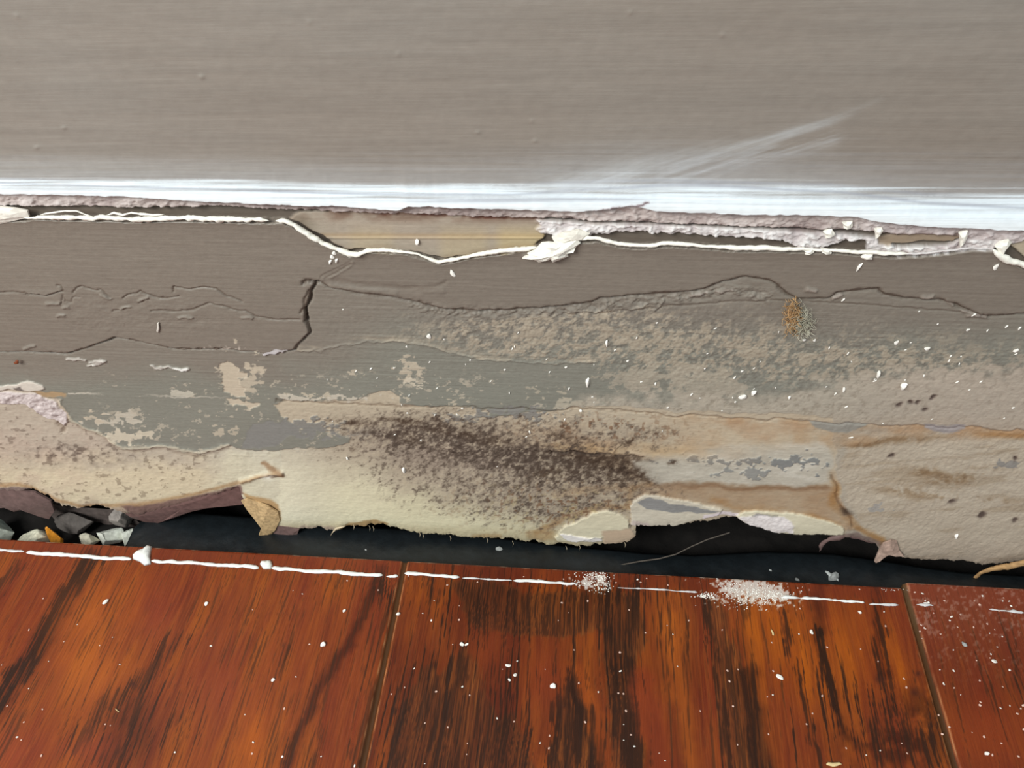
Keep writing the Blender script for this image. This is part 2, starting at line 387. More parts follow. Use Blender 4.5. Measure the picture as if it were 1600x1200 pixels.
# white rough torn paper right of centre
TP_T = [(840, 343), (900, 347), (1000, 350), (1300, 363), (1370, 372), (1400, 386), (1480, 384), (1510, 372), (1560, 374), (1600, 382), (2000, 390)]
TP_B = [(836, 362), (850, 366), (880, 366), (905, 376), (925, 367), (960, 364), (1000, 362), (1050, 366), (1100, 368), (1180, 371), (1222, 376), (1238, 384), (1262, 391), (1285, 389), (1305, 381), (1320, 375), (1352, 374), (1356, 394), (1400, 398),
        (1450, 396), (1490, 392), (1520, 388), (1552, 390), (1575, 376), (1600, 378), (2000, 390)]
tp = ss(-1.2, 1.2, v-fy(TP_T, g.U))*ss(1.5, -1.5, v-fy(TP_B, g.U)-1.5*n3)*ss(834, 846, g.U+3*n3)*ss(3.5, 0, lipz)
g.col(tp, (205, 198, 196)); g.hset(tp, 0.3+0.3*n3+0.25*n2)
g.col(tp*ss(0.15, 0.7, n3+0.5*n2)*0.8, (232, 230, 228)); g.col(tp*ss(-0.2, -0.8, n2+0.3*n3)*0.6, (170, 158, 158))
crack([(870, 345), (900, 347), (1010, 350), (1100, 352), (1200, 357), (1300, 364)], 1.6, -0.5, 0.65)
for cu, cv, w_ in [(1245, 358, 22), (1318, 360, 14), (895, 342, 8), (1010, 347, 8)]:
    m_ = g.blob(cu, cv, w_, 4, 8); g.col(m_*0.7, (92, 74, 72)); g.H -= 0.5*m_
bare2 = g.poly([(1372, 370), (1400, 366), (1480, 365), (1505, 372), (1490, 380), (1440, 378), (1410, 384), (1372, 380)], 3)
g.col(bare2*0.9, (150, 132, 112)); g.hset(bare2, -0.2); g.col(g.line([(1378, 366), (1440, 365), (1500, 367)], 3)*0.7, (100, 80, 72))
bare3 = g.poly([(1578, 384), (1600, 374), (1700, 374), (1700, 410), (1610, 408), (1590, 396)], 4); g.col(bare3, (172, 158, 138)); g.hset(bare3, -0.2)
crack([(1505, 368), (1500, 382), (1497, 388)], 2, -0.3, 0.4)

# ---- small wounds on the left paint
g.warp(3.0, 9, 62)
def patch(pts, c, feather=2, h=None, a=1.0, rough=0.75):
    m_ = g.poly(pts, feather)
    g.col(m_*a, c, rough)
    if h is not None: g.hset(m_*a, h)
    return m_
def speckle(cu, cv, ru, rv, thr, c, a=0.9, nz=None, ang=0, h=None):
    """ragged islands inside an elliptical zone"""
    z = g.blob(cu, cv, ru, rv, ang); q = nz if nz is not None else (n2*0.5+n3*0.8)
    m_ = ss(thr-0.05, thr+0.05, z*0.8+0.6*q-0.12)*(z > 0.08)
    g.col(m_*a, c, 0.75)
    if h is not None: g.hset(m_*a, h)
    return m_
LT = (186, 172, 152)
patch([(343, 568), (358, 565), (370, 570), (372, 578), (388, 580), (386, 588), (372, 592), (374, 600), (384, 606), (383, 612), (385, 622), (370, 618), (352, 612), (346, 600), (346, 588)], LT, 2, 0.0)
patch([(354, 624), (375, 622), (382, 630), (402, 628), (405, 634), (390, 640), (380, 634), (362, 634)], LT, 2, 0.0)
speckle(385, 600, 38, 50, 0.55, LT, 0.85)
speckle(355, 672, 30, 12, 0.62, LT, 0.8); speckle(400, 575, 22, 16, 0.62, LT, 0.8)
speckle(640, 578, 22, 26, 0.42, LT, 0.85); speckle(645, 600, 16, 14, 0.4, (196, 184, 165), 0.9); speckle(550, 582, 34, 8, 0.62, LT, 0.8)
speckle(190, 655, 60, 14, 0.5, (186, 176, 160), 0.9); speckle(205, 680, 50, 10, 0.4, (196, 184, 164), 0.9); speckle(148, 650, 26, 10, 0.6, LT, .8)
for a, b in [((105, 559), (132, 562)), ((136, 571), (150, 568)), ((150, 568), (164, 563)), ((140, 564), (162, 563)), ((240, 572), (265, 573)), ((268, 573), (285, 578)), ((284, 578), (297, 576))]:
    m_ = g.line([a, b], 3); g.col(m_*0.7, (196, 188, 180)); g.H += m_*0.3
patch([(268, 572), (282, 575), (297, 573), (294, 579), (280, 580), (272, 576)], (218, 214, 208), 2, 0.5)
patch([(408, 548), (425, 543), (455, 547), (440, 549), (414, 553)], (186, 180, 180), 2, 0.6)
sp_ = fbm(u, v, 5, 3, 97)
g.col(ss(0.35, 0.6, sp_)*np.exp(-((v-(541+0.01*(u-310)))/4)**2)*ss(295, 310, u)*ss(408, 395, u)*0.8, (190, 178, 166))
# seam line
seam = [(108, 613), (160, 615), (220, 618), (280, 620), (340, 621), (420, 623)]
g.col(g.line(seam, 1.6)*np.clip(0.35+0.8*fbm(u, v, 20, 3, 99, 4), 0, 1)*ss(400, 260, u)*1.0, (192, 184, 170))
speckle(285, 616, 18, 5, 0.4, (190, 182, 166), 0.85)
fk = fbm(u, v, 7, 4, 104, 1.5, 0.7); fk2 = fbm(u, v, 60, 3, 105, 2.5)
g.col(ss(0.42, 0.52, fk*0.8+0.35*fk2)*ss(565, 600, v)*ss(120, 200, u)*ss(900, 840, u)*0.7*(v < 705), (180, 168, 150), 0.75)
g.col(ss(0.35, 0.45, fk*0.8+0.2*fk2)*np.exp(-((v-fy([(420, 617), (620, 618), (760, 632), (900, 634)], u))/9)**2)*ss(420, 440, u)*ss(960, 900, u)*0.8, (182, 170, 150), 0.75)
# tan brushed scar above the grey band
scar = [(463, 548), (500, 548), (530, 540), (560, 534), (620, 532), (650, 534), (690, 545), (730, 556), (790, 563), (860, 568), (930, 565)]
d_ = seg_dist(scar, g.U, g.V, 30)
above = (g.V < fy(scar, g.U)).astype(float)
g.col(np.exp(-(d_/8)**2)*above*np.clip(0.35+0.9*fbm(u, v, 8, 4, 101, 6), 0, 1)*fy([(455, .9), (540, .8), (640, .45), (760, .8), (930, .7)], u), (184, 168, 146))
ridge(scar, 1.6, 0.15)

# ---- grainy mottled field right of centre (paint worn to fuzzy paper)
grain = fbm(u+0.5*v, v, 7.0, 4, 110, 1.0, 0.7)
grain2 = fbm(u, v, 16, 4, 112, 1.5)
zone = g.blob(800, 520, 190, 42)*1.0+g.blob(960, 520, 170, 50)*0.8+g.blob(1150, 560, 250, 60)*0.8+g.blob(1480, 580, 260, 50, 4)*0.95
zone = np.clip(zone, 0, 1)*ss(2, 20, v-kv)*ss(560, 640, u)
band = ss(-10, 6, g.V-fy([(400, 533), (620, 533), (690, 546), (730, 558), (790, 565), (860, 570), (930, 574), (1000, 590), (1100, 640), (1200, 700)], g.U))*ss(1010, 860, u)   # smooth grey band
zone *= (1-band)
g.H += zone*(0.07*grain+0.04*n3+0.05*n4)
gm = ss(-0.05, 0.45, grain*0.8+grain2*0.5+zone*0.75-0.48)
g.col(zone*gm*0.85, (164, 151, 133))
g.col(zone*ss(0.1, 0.7, -grain*0.8-0.2*grain2)*0.5, (106, 99, 90))
g.R += zone*0.2
# worn islands at the right end of the grey band
speckle(1010, 590, 95, 22, 0.36, (160, 150, 134), 0.8, grain2*0.7+grain*0.5); speckle(1100, 600, 80, 26, 0.3, (162, 152, 136), 0.75, grain2*0.7+grain*0.5)
speckle(860, 612, 50, 16, 0.62, (170, 160, 142), .8); speckle(890, 630, 80, 10, 0.55, (178, 168, 150), .8)
# pale worn right side getting lighter downwards
pr = ss(-14, 22, g.V-fy([(850, 700), (905, 622), (960, 618), (1040, 612), (1130, 614), (1250, 600), (1340, 585), (1440, 575), (1600, 572), (2000, 570)], g.U)+14*grain2+6*grain)*ss(880, 930, u)
g.col(pr*0.9, (171, 161, 146), 0.8); g.hset(pr, 0.02)
g.H += pr*(0.05*grain+0.03*n3)
g.mul(pr*ss(0.1, 0.8, -grain)*0.22, (0.5, 0.45, 0.4))
g.col(pr*ss(1250, 1500, u)*0.45, (176, 160, 146))

# ---- exposed paper: left
g.warp(4.0, 16, 64)
LEFT = [(-420, 606), (0, 606), (50, 612), (96, 626), (104, 645), (112, 660), (130, 664), (150, 675), (175, 690), (205, 700), (240, 696), (270, 700), (310, 706), (360, 698), (400, 701), (440, 706), (470, 700), (560, 712), (560, 1000), (-420, 1000)]
m_ = patch(LEFT, (176, 162, 146), 3, -0.05); Lm = m_
g.H += m_*(0.045*n3+0.05*n2)
g.col(m_*ss(655, 700, v)*ss(120, 250, u)*0.35, (176, 166, 150))
g.col(m_*ss(695, 745, v+12*n2)*0.9, (208, 193, 164)); g.col(m_*ss(640, 690, v)*ss(220, 60, u)*0.35*np.clip(.5+n2, 0, 1), (184, 160, 144))
g.col(m_*ss(300, 400, u)*ss(690, 705, v)*0.7, (196, 192, 176))
g.col(m_*ss(778, 800, v+6*n2)*0.9, (160, 138, 122)); g.mul(m_*g.blob(90, 705, 40, 9)*0.75*np.clip(0.4+1.2*n3, 0, 1), (0.5, 0.46, 0.45))
g.mul(m_*g.blob(150, 715, 60, 18)*0.4*np.clip(0.4+1.2*n3, 0, 1), (0.6, 0.58, 0.58)); g.mul(m_*ss(0.5, 0.75, n3+0.3*n2)*0.35, (0.45, 0.4, 0.38))
rdg = [(96, 628), (105, 650), (130, 664), (150, 672), (175, 688), (205, 698), (240, 695), (270, 698), (310, 704), (360, 697)]
ridge(rdg, 3, 0.3); g.col(g.line(rdg, 4)*0.6, (196, 182, 160)); ridge([(x_+3, y_+7) for x_, y_ in rdg], 3, -0.12, 0.25)
WP = [(-420, 612), (0, 612), (30, 614), (60, 616), (88, 628), (100, 640), (106, 658), (98, 664), (84, 656), (70, 650), (56, 642), (40, 634), (20, 632), (0, 632), (-420, 632)]
m_ = patch(WP, (196, 183, 180), 2.5, 0.3); g.H += m_*(0.2*n3+0.15*n2); g.mul(m_*ss(0.3, 0.7, n3)*0.4, (0.6, 0.55, 0.55))
m_ = patch([(-420, 600), (0, 600), (20, 600), (50, 597), (70, 602), (74, 608), (50, 610), (20, 608), (-420, 608)], (198, 188, 176), 2, 0.45)
g.col(g.poly([(22, 604), (34, 603), (36, 611), (24, 611)], 3)*0.8, (90, 80, 76)); patch([(50, 611), (104, 613), (100, 621), (70, 620)], (164, 138, 106), 3, 0.1)
crack([(90, 662), (96, 672)], 3, -0.4, 0.5)

# ---- exposed paper: centre and bottom
g.warp(4.0, 18, 66)
CEN = [(427, 630), (450, 625), (520, 625), (565, 622), (592, 612), (605, 609), (622, 618), (624, 628), (660, 633), (720, 637), (768, 640), (760, 648), (740, 652), (800, 650), (830, 643), (880, 640), (930, 636),
       (1300, 650), (1340, 1000), (420, 1000), (440, 705), (500, 700), (545, 692), (548, 684), (520, 676), (490, 666), (460, 664), (440, 650)]
m_ = patch(CEN, (180, 166, 145), 3, -0.05); Cm = m_
g.H += m_*(0.035*n3+0.04*n2)
speckle(490, 620, 90, 6, 0.55, (190, 180, 164), 0.9)
low = g.V-fy([(380, 715), (470, 745), (560, 765), (640, 775), (760, 800), (900, 830), (1000, 850), (1600, 900)], g.U)
Um = np.maximum(m_, Lm*ss(300, 420, g.U+20*n2)*ss(690, 715, v))
cr_ = Um*ss(-40, 20, low+14*n2)*ss(1000, 800, u)
g.col(cr_*0.95, (213, 204, 172)); 
g.col(Um*ss(640, 560, u)*ss(700, 745, v)*0.5, (214, 206, 178)); g.col(Um*ss(560, 440, u)*ss(680, 712, v+8*n2)*0.6, (196, 188, 170))
g.col(m_*ss(380, 440, u)*ss(500, 440, u)*ss(720, 740, v)*0.6, (222, 214, 188))
# bottom strip of dingy cream
g.col(Cm*ss(815, 832, v-0.03*(u-700))*ss(1000, 900, u)*0.55, (184, 168, 134))
# islands of grey paint
GI = (128, 125, 120)
g.col(ss(0.3, 0.42, fk*0.8+0.3*fk2)*Cm*(g.blob(800, 650, 120, 10)+g.blob(500, 685, 90, 16))*0.9, GI)
speckle(480, 668, 52, 16, 0.42, GI, 0.92, h=0.12); speckle(500, 682, 46, 9, 0.5, GI, 0.9, h=0.12)
patch([(425, 655), (452, 660), (470, 668), (445, 690), (430, 698), (380, 700), (390, 660)], GI, 3, 0.12)
speckle(735, 650, 42, 8, 0.42, GI, 0.9, h=0.12); speckle(830, 650, 40, 14, 0.4, GI, 0.9, h=0.12); speckle(790, 641, 60, 7, 0.4, GI, 0.9, h=0.1)
# right-of-centre field
strk0 = fbm(u, v, 9, 4, 122, 4)
RC = g.poly([(985, 700), (1060, 706), (1150, 690), (1200, 690), (1290, 690), (1306, 720), (1300, 750), (1250, 764), (1120, 756), (1020, 755), (990, 735)], 8)
g.col(RC*0.95, (184, 177, 163), 0.8); g.col(RC*ss(0.0, 0.7, strk0)*0.5, (206, 200, 188)); g.col(RC*ss(0.1, 0.8, -strk0)*0.4, (156, 150, 138))
speckle(1240, 722, 60, 14, 0.35, (122, 123, 122), 0.9, h=0.12); speckle(1120, 718, 60, 9, 0.45, (132, 130, 126), 0.9, h=0.12); speckle(1180, 738, 70, 9, 0.5, (140, 139, 135), .9, h=.1); speckle(1040, 720, 34, 6, 0.5, (130, 126, 120), .9)
g.col(g.blob(1170, 680, 110, 18)*0.8, (188, 172, 148))
# far right field
RR = g.poly([(1330, 690), (1400, 672), (1600, 676), (2100, 690), (2100, 1000), (1440, 1000), (1400, 850), (1350, 830), (1325, 790), (1310, 740)], 14)
g.col(RR*0.9, (177, 164, 146), 0.8); g.H += RR*(0.04*n2+0.045*grain)
strk = fbm(u*0.99-0.12*v, v+0.1*u, 11, 4, 120, 7)
g.col(RR*ss(0.15, 0.8, strk)*0.5, (150, 132, 110)); g.col(RR*ss(0.1, 0.7, -strk)*0.35, (190, 178, 160))
for cu, cv, ru, rv, a in [(1400, 690, 60, 6, -5), (1445, 737, 30, 6, 8), (1430, 770, 60, 7, 4), (1350, 695, 30, 5, -10), (1500, 745, 60, 12, -6), (1520, 780, 70, 5, 3)]:
    g.mul(g.blob(cu, cv, ru, rv, a)*0.8*np.clip(0.5+n2+0.6*n3, 0, 1), (0.72, 0.62, 0.5))
speckle(1575, 728, 32, 7, 0.4, (134, 130, 126), .85); speckle(1370, 792, 22, 7, 0.5, (150, 146, 142), .8)
g.col(RR*ss(820, 870, v-0.05*(u-1400))*0.5, (166, 146, 130))
for cu, cv in [(1488, 785), (1531, 806), (1588, 813), (1390, 714), (1405, 635), (1425, 630), (1437, 629), (1459, 622), (1590, 720), (1447, 641)]:
    m_ = g.blob(cu, cv, 4, 3, -25); g.col(np.clip(m_*1.3, 0, .9), (76, 62, 56)); g.H -= 0.3*m_
# seam shadow line on the right and its orange stain
SE = [(430, 625), (560, 631), (700, 635), (800, 638), (900, 641), (1000, 646), (1100, 650), (1200, 655), (1300, 660), (1400, 667), (1470, 667), (1600, 673), (2000, 690)]
d_ = seg_dist(SE, g.U, g.V, 60); below = g.V > fy(SE, g.U)
st = np.exp(-(d_/16)**2)*np.where(below, 1, 0.15)*ss(1000, 1150, u)
g.col(st*0.6*np.clip(0.55+0.6*n2, 0, 1), (164, 120, 80))
g.col(g.poly([(1116, 656), (1200, 656), (1260, 664), (1200, 686), (1170, 682)], 10)*0.55*np.clip(0.7+0.5*n2, 0, 1), (164, 132, 104))
g.col(g.poly([(1240, 672), (1330, 676), (1380, 684), (1330, 700), (1240, 690)], 14)*0.5*np.clip(0.7+0.5*n2, 0, 1), (166, 130, 94))
crack(SE, 1.5, -0.2, 0.45)
g.col(g.poly([(1262, 657), (1300, 658), (1358, 662), (1340, 672), (1300, 676), (1270, 668)], 4)*0.9, (140, 137, 130)); g.col(g.poly([(1445, 662), (1508, 663), (1508, 672), (1480, 676), (1446, 670)], 4)*0.9, (146, 138, 138))
g.col(np.exp(-((v-fy(SE, u)-9)/5)**2)*ss(1500, 1560, u)*0.8, (160, 120, 78)); g.col(np.exp(-((v-fy(SE, u)-7)/3)**2)*ss(560, 640, u)*ss(900, 800, u)*0*1.0, GI)
# brown stain bands
BR = (150, 118, 84)
g.col(g.poly([(1000, 762), (1100, 758), (1200, 762), (1300, 760), (1320, 790), (1330, 830), (1270, 826), (1200, 800), (1150, 800), (1120, 790), (1040, 778), (990, 775)], 8)*0.85*np.clip(0.75+0.3*n2, 0, 1), (158, 130, 102))
g.mul(g.line([(1010, 758), (1100, 758), (1200, 764), (1290, 762)], 6, 5)*0.6, (0.72, 0.6, 0.5))
for pts, w_, a_ in [([(1303, 742), (1305, 765), (1302, 785), (1316, 800), (1325, 815), (1345, 828), (1380, 845)], 9, .8), ([(1115, 780), (1150, 795), (1200, 797), (1260, 806), (1310, 820)], 6, .6), ([(870, 770), (920, 765), (980, 762), (1010, 756)], 9, .5),
                    ([(840, 830), (870, 815), (900, 800), (940, 790), (985, 795)], 8, .75), ([(985, 760), (983, 800)], 7, .5), ([(830, 835), (860, 835)], 12, .7)]:
    g.col(g.line(pts, w_, 6)*a_*np.clip(0.7+0.5*n2, 0, 1), (156, 116, 72))
crack([(1302, 740), (1306, 770), (1314, 792), (1322, 806), (1328, 822)], 2, -0.3, 0.45); g.col(g.blob(1320, 798, 8, 5, 40)*0.9, (60, 45, 35))
g.col(g.blob(980, 690, 170, 22, 2)*ss(640, 670, v)*0.55*np.clip(0.5+0.7*n2, 0, 1), (172, 128, 88)); g.col(g.blob(900, 698, 70, 7, 4)*0.8, (184, 148, 100)); g.col(g.blob(1040, 702, 60, 10, 4)*0.7, (190, 164, 128))

# ---- mould
mn = fbm(u+0.3*v, v, 8.5, 4, 130, 1.0, 0.75); mn2 = fbm(u, v, 26, 3, 133, 1.4); mn3 = fbm(u+0.4*v, v, 5.5, 3, 135, 1.2, 0.8)
md = (0.75*g.blob(690, 690, 100, 32, 5)+0.55*g.blob(640, 675, 90, 14)+0.75*g.blob(830, 725, 110, 32, 4)+0.95*g.blob(920, 735, 85, 26, 8)+0.5*g.blob(800, 775, 150, 32, 6)+0.35*g.blob(760, 700, 210, 55, 3)+0.4*g.blob(940, 680, 100, 16)+0.3*g.blob(900, 800, 120, 26))
md = np.clip(md, 0, 1.1)*Cm*(1-0.9*RC)
g.col(np.clip(md*0.75, 0, 0.72)*np.clip(0.85+0.25*mn2, 0, 1.1), (118, 104, 93))
g.col(g.blob(690, 715, 110, 24, 5)*Cm*0.35, (132, 114, 106))
g.col(np.clip(ss(-0.35, 1.0, md*0.8+1.0*mn3-0.45)*0.85, 0, 1)*ss(0.02, 0.15, md), (84, 71, 61))
g.col(ss(-0.1, 0.9, md*0.9+0.6*mn3+0.3*mn2-0.75)*0.6, (66, 53, 45))
g.col(ss(0.25, 0.8, -mn3+0.2*mn)*ss(0.05, 0.3, md)*0.28, (200, 184, 154))
g.mul(g.poly([(860, 703), (905, 705), (960, 709), (1006, 711), (1010, 716), (985, 720), (1006, 740), (1012, 752), (985, 745), (960, 735), (925, 722), (880, 712)], 7)*np.clip(0.75+0.35*mn3, 0, 1)*0.8, (0.5, 0.42, 0.36))
for cu, cv, ru, rv, a, k in [(638, 658, 16, 5, 0, .8), (550, 664, 16, 3, -3, .8), (520, 656, 10, 2.5, 0, .6), (552, 706, 5, 4, 0, .8), (640, 685, 16, 8, 20, .55), (729, 677, 14, 8, 0, .8), (672, 672, 26, 5, 10, .5), (620, 655, 45, 3, 0, .5),
                          (655, 660, 10, 4, 0, .8), (775, 690, 30, 7, 5, .6), (690, 668, 14, 9, 30, .5), (560, 660, 40, 3, 4, .35), (920, 711, 60, 4, 3, .95), (985, 714, 26, 3.5, 2, .95), (930, 720, 46, 8, 4, .8), (985, 688, 16, 5, -15, .95), (968, 690, 9, 4, 0, .8),
                          (885, 682, 34, 5, 10, .6), (1000, 738, 26, 9, 35, .8), (1052, 721, 6, 4, 0, .9), (1024, 674, 16, 5, 0, .5), (870, 740, 40, 12, 0, .5), (960, 745, 34, 12, 20, .6)]:
    g.col(np.clip(g.blob(cu, cv, ru, rv, a)*k*(0.75+0.8*mn3), 0, 0.85), (70, 54, 42))
g.H += md*0.12*mn
g.col(ss(0.35, 0.6, grain)*g.blob(900, 800, 150, 40, 4)*Cm*0.5, (176, 156, 110))
dots = fbm(u, v, 5.5, 2, 140)
g.col(ss(0.55, 0.75, dots+0.2*n1)*(g.blob(940, 670, 130, 22)+g.blob(880, 790, 150, 40))*Cm*0.7, (110, 78, 56))
ridge([(860, 705), (905, 706), (950, 709), (1004, 712)], 2.5, -0.5, 0.5)
ridge([(968, 690), (960, 705), (965, 720), (975, 730)], 2, 0.3)
step([(700, 703), (780, 702), (860, 704), (1005, 711)], 0.3, 12)

# ---- chips of pale paper along the bottom edge
def chip(pts, c, h=0.45, a=1):
    m_ = patch(pts, c, 2.5, h, a); g.H += m_*0.12*n2; return m_
g.warp(1.6, 8, 68)
chip([(868, 838), (882, 820), (905, 812), (925, 799), (950, 796), (972, 802), (984, 816), (985, 832), (960, 840), (930, 838), (900, 845), (872, 846)], (206, 196, 170)); patch([(940, 828), (984, 824), (996, 838), (980, 848), (945, 850)], (186, 162, 138), 4, .4)
m_ = g.poly([(876, 831), (900, 835), (940, 838), (942, 845), (905, 846), (880, 840)], 2); g.col(m_*0.9, (222, 214, 212)); g.H += 0.3*m_
chip([(985, 790), (990, 780), (1005, 772), (1030, 773), (1060, 780), (1100, 788), (1128, 796), (1122, 806), (1090, 812), (1050, 824), (1000, 822), (986, 818)], (196, 187, 170))
patch([(995, 782), (1010, 775), (1030, 777), (1045, 784), (1095, 792), (1125, 799), (1090, 800), (1040, 797), (1010, 792)], (136, 134, 132), 2)
g.col(g.line([(1100, 806), (1130, 802), (1152, 806)], 6)*0.9, (212, 200, 204)); g.col(g.line([(990, 814), (1010, 820)], 8)*0.5, (190, 170, 170))
chip([(1150, 806), (1165, 798), (1200, 798), (1250, 803), (1290, 812), (1318, 822), (1318, 834), (1280, 836), (1230, 836), (1190, 826), (1160, 816)], (204, 196, 172))
m_ = g.poly([(1152, 808), (1180, 802), (1225, 806), (1240, 818), (1238, 832), (1200, 830), (1170, 820)], 4); g.col(m_*0.85, (222, 214, 216)); g.H += m_*(0.15*n3+.1)
g.mul(g.line([(1175, 803), (1215, 804)], 2)*0.6, (0.6, 0.6, 0.6))
# tan torn rims on the left
RIM = [(0, 757), (30, 756), (55, 765), (75, 776), (90, 782), (130, 792), (190, 790), (240, 786), (300, 774), (340, 764), (372, 755), (400, 745), (430, 737)]
g.col(g.line(RIM, 4, 4)*0.6*(u < 440), (160, 120, 80)); ridge([(378, 752), (400, 745), (420, 738), (440, 740)], 4, 0.6)
g.mul(g.line([(425, 744), (442, 741)], 6)*0.7, (0.45, 0.35, 0.3)); g.col(g.line([(412, 724), (420, 730), (432, 734), (440, 742)], 5, 3)*0.8, (150, 118, 88)); g.col(g.blob(418, 745, 8, 6)*0.8, (236, 232, 220))
g.col(g.poly([(376, 772), (398, 778), (425, 782), (436, 792), (438, 812), (430, 826), (455, 832), (420, 870), (390, 870), (408, 830), (405, 808)], 5)*0.85, (170, 134, 90)); g.col(g.poly([(420, 832), (440, 826), (470, 828), (470, 836), (425, 862), (415, 855)], 4)*0.9, (128, 104, 98))
g.col(g.poly([(525, 830), (545, 818), (590, 813), (608, 820), (600, 828), (545, 828)], 4)*0.85, (158, 126, 84)); g.col(g.line([(470, 828), (520, 830)], 8, 4)*0.6, (170, 146, 134)); g.col(g.line([(740, 840), (780, 838)], 6, 4)*0.5, (164, 128, 84))
g.col(g.poly([(-400, 762), (0, 762), (28, 760), (50, 766), (72, 778), (90, 790), (-10, 800), (-400, 800)], 4)*0.8, (120, 100, 98)); g.col(g.poly([(190, 792), (240, 788), (300, 777), (345, 768), (376, 758), (378, 775), (300, 800), (220, 815)], 4)*0.85, (112, 84, 78))
g.col(g.poly([(1300, 838), (1340, 832), (1376, 846), (1380, 856), (1350, 850)], 5)*0.7, (110, 90, 84)); g.col(g.line([(1340, 824), (1365, 838), (1390, 852)], 5, 4)*0.6, (150, 112, 70))
# overall curvature at the ragged foot: edge curls back a little, low swelling
bot = fy(BOTTOM, u)
fdist = bot+3.0*fbm(u, u*0, 14, 4, 150)+1.4*fbm(u, v, 5, 3, 151)-v
g.H += 0.25*fbm(u, v, 90, 2, 160, 2.5)*ss(560, 640, v)
g.H -= 0.5*np.exp(-np.maximum(fdist, 0)/5)
keep = (fdist > 0)
# right-hand boundary of the flap is not single valued: cut the notch under it
lower_m = field_mat('torn_plasterboard_paper', [((900, 900, 1300), 4, 0.00006), ((90, 90, 2200), 3, 0.00004)], spec=0.32, amount=0.05)
ZL = ledge_z(X); back = Z > ZL+0.0012
g.H = np.where(back, np.minimum(g.H, -0.6), g.H)
P = np.stack([X, -0.001*g.H, Z], -1)
low = grid_mesh('damaged_wall_face', P, g.C, np.clip(g.R, 0.3, 0.9), keep, lower_m, wall)
tag(low, 'torn and mould-stained plasterboard face below the white streak')
# board body behind the torn face
def slab(name, pts, y0, y1, mat, parent=None):
    bm = bmesh.new(); fr = [bm.verts.new((p[0], y0, p[1])) for p in pts]; bk = [bm.verts.new((p[0], y1, p[1])) for p in pts]
    bm.faces.new(fr); bm.faces.new(bk[::-1])
    for i in range(len(pts)): j = (i+1) % len(pts); bm.faces.new((fr[i], bk[i], bk[j], fr[j]))
    bmesh.ops.recalc_face_normals(bm, faces=bm.faces)
    return bm_obj(name, bm, mat, parent, False)
zc = [(-0.6, 0.012)]+[tuple(on_wall(a, b-14)[[0, 2]]) for a, b in BOTTOM if not 372 < a < 466 or a == 378][1:-1]+[(0.6, 0.002)]
zc = sorted(zc)
gyp = plain('gypsum_core', (120, 108, 96), 0.9, 0.2, 700)
slab('gypsum_core', zc+[(0.6, 0.5), (-0.6, 0.5)], 0.0022, 0.012, gyp, wall)

# ================================================================== FLOOR
G = 0.010                                     # gap between floor edge and wall
JX = [-0.127, 0.0, 0.127, 0.254]
xs = axis_pts(-0.125, 0.172, 0.00019, -0.6, 0.6)
ys = np.concatenate([[-0.6, -0.4, -0.3, -0.2, -0.15, -0.12, -0.1, -0.09], np.arange(-0.082, -G, 0.00028), [-G, -G+0.0001]])
X, Yn = np.meshgrid(xs, ys)
offs = np.where(X > 0.127, 0.0016, 0.0)
yedge = -G+offs
Y = np.where(Yn > -0.02, -0.02+(Yn+0.02)/(0.02-G)*(yedge+0.02), Yn)
fl = Field(X, Y, np.zeros_like(X)); u, v = fl.u, fl.v
fl.U, fl.V = u, v
mx, my = X*1000, Y*1000
wig = 1.0*fbm(my, mx, 26, 2, 200, 1.0)+0.08*fbm(my, mx, 7, 2, 201)
gx = mx+wig
s_f = fbm(my, gx, 0.55, 4, 210, asp=30); s_m = fbm(my, gx, 1.5, 4, 211, asp=15); s_b = fbm(my, gx, 6, 3, 212, asp=4)
s_d = fbm(my, gx, 0.28, 3, 214, asp=40)
plank = np.floor((X)/0.127)
left = (X < 0).astype(float); right = (X > 0.127).astype(float); mid = 1-left-right
fl.C[:] = (120, 52, 20)
fl.col(left*1.0, (124, 55, 22)); fl.col(right*1.0, (104, 42, 21))
fl.col(ss(0.0, 0.8, s_b)*0.75*(1-0.5*right), (142, 70, 20)); fl.col(ss(0.0, 0.8, -s_b+0.2*s_m)*0.6, (106, 39, 21))
fl.col(ss(0.1, 0.9, s_m)*0.4*(1-0.6*right), (146, 74, 24)); fl.col(ss(0.1, 0.8, -s_m)*0.35, (96, 38, 20))
fl.col(ss(0.0, 0.8, s_d)*0.3*(1-0.5*right), (140, 72, 26)); fl.mul(ss(0.0, 0.8, -s_d)*0.3*(1-0.4*right), (0.6, 0.5, 0.5)); fl.col(ss(0.2, 0.9, s_f)*0.28, (150, 78, 28))
DK = (46, 24, 14)
fl.warp(5, 30, 70)
def dk(mask, thr=0.0, a=0.85, fine=s_f):
    """dark pores: streak noise cut by a zone mask"""
    m_ = ss(thr, thr+0.4, mask*1.0+0.6*fine+0.75*s_d+0.15*s_m-0.60)*(mask > 0.04)*a
    fl.col(np.clip(m_, 0, 1), DK)
L_ = lambda pts, w, soft: fl.line(pts, w, soft)
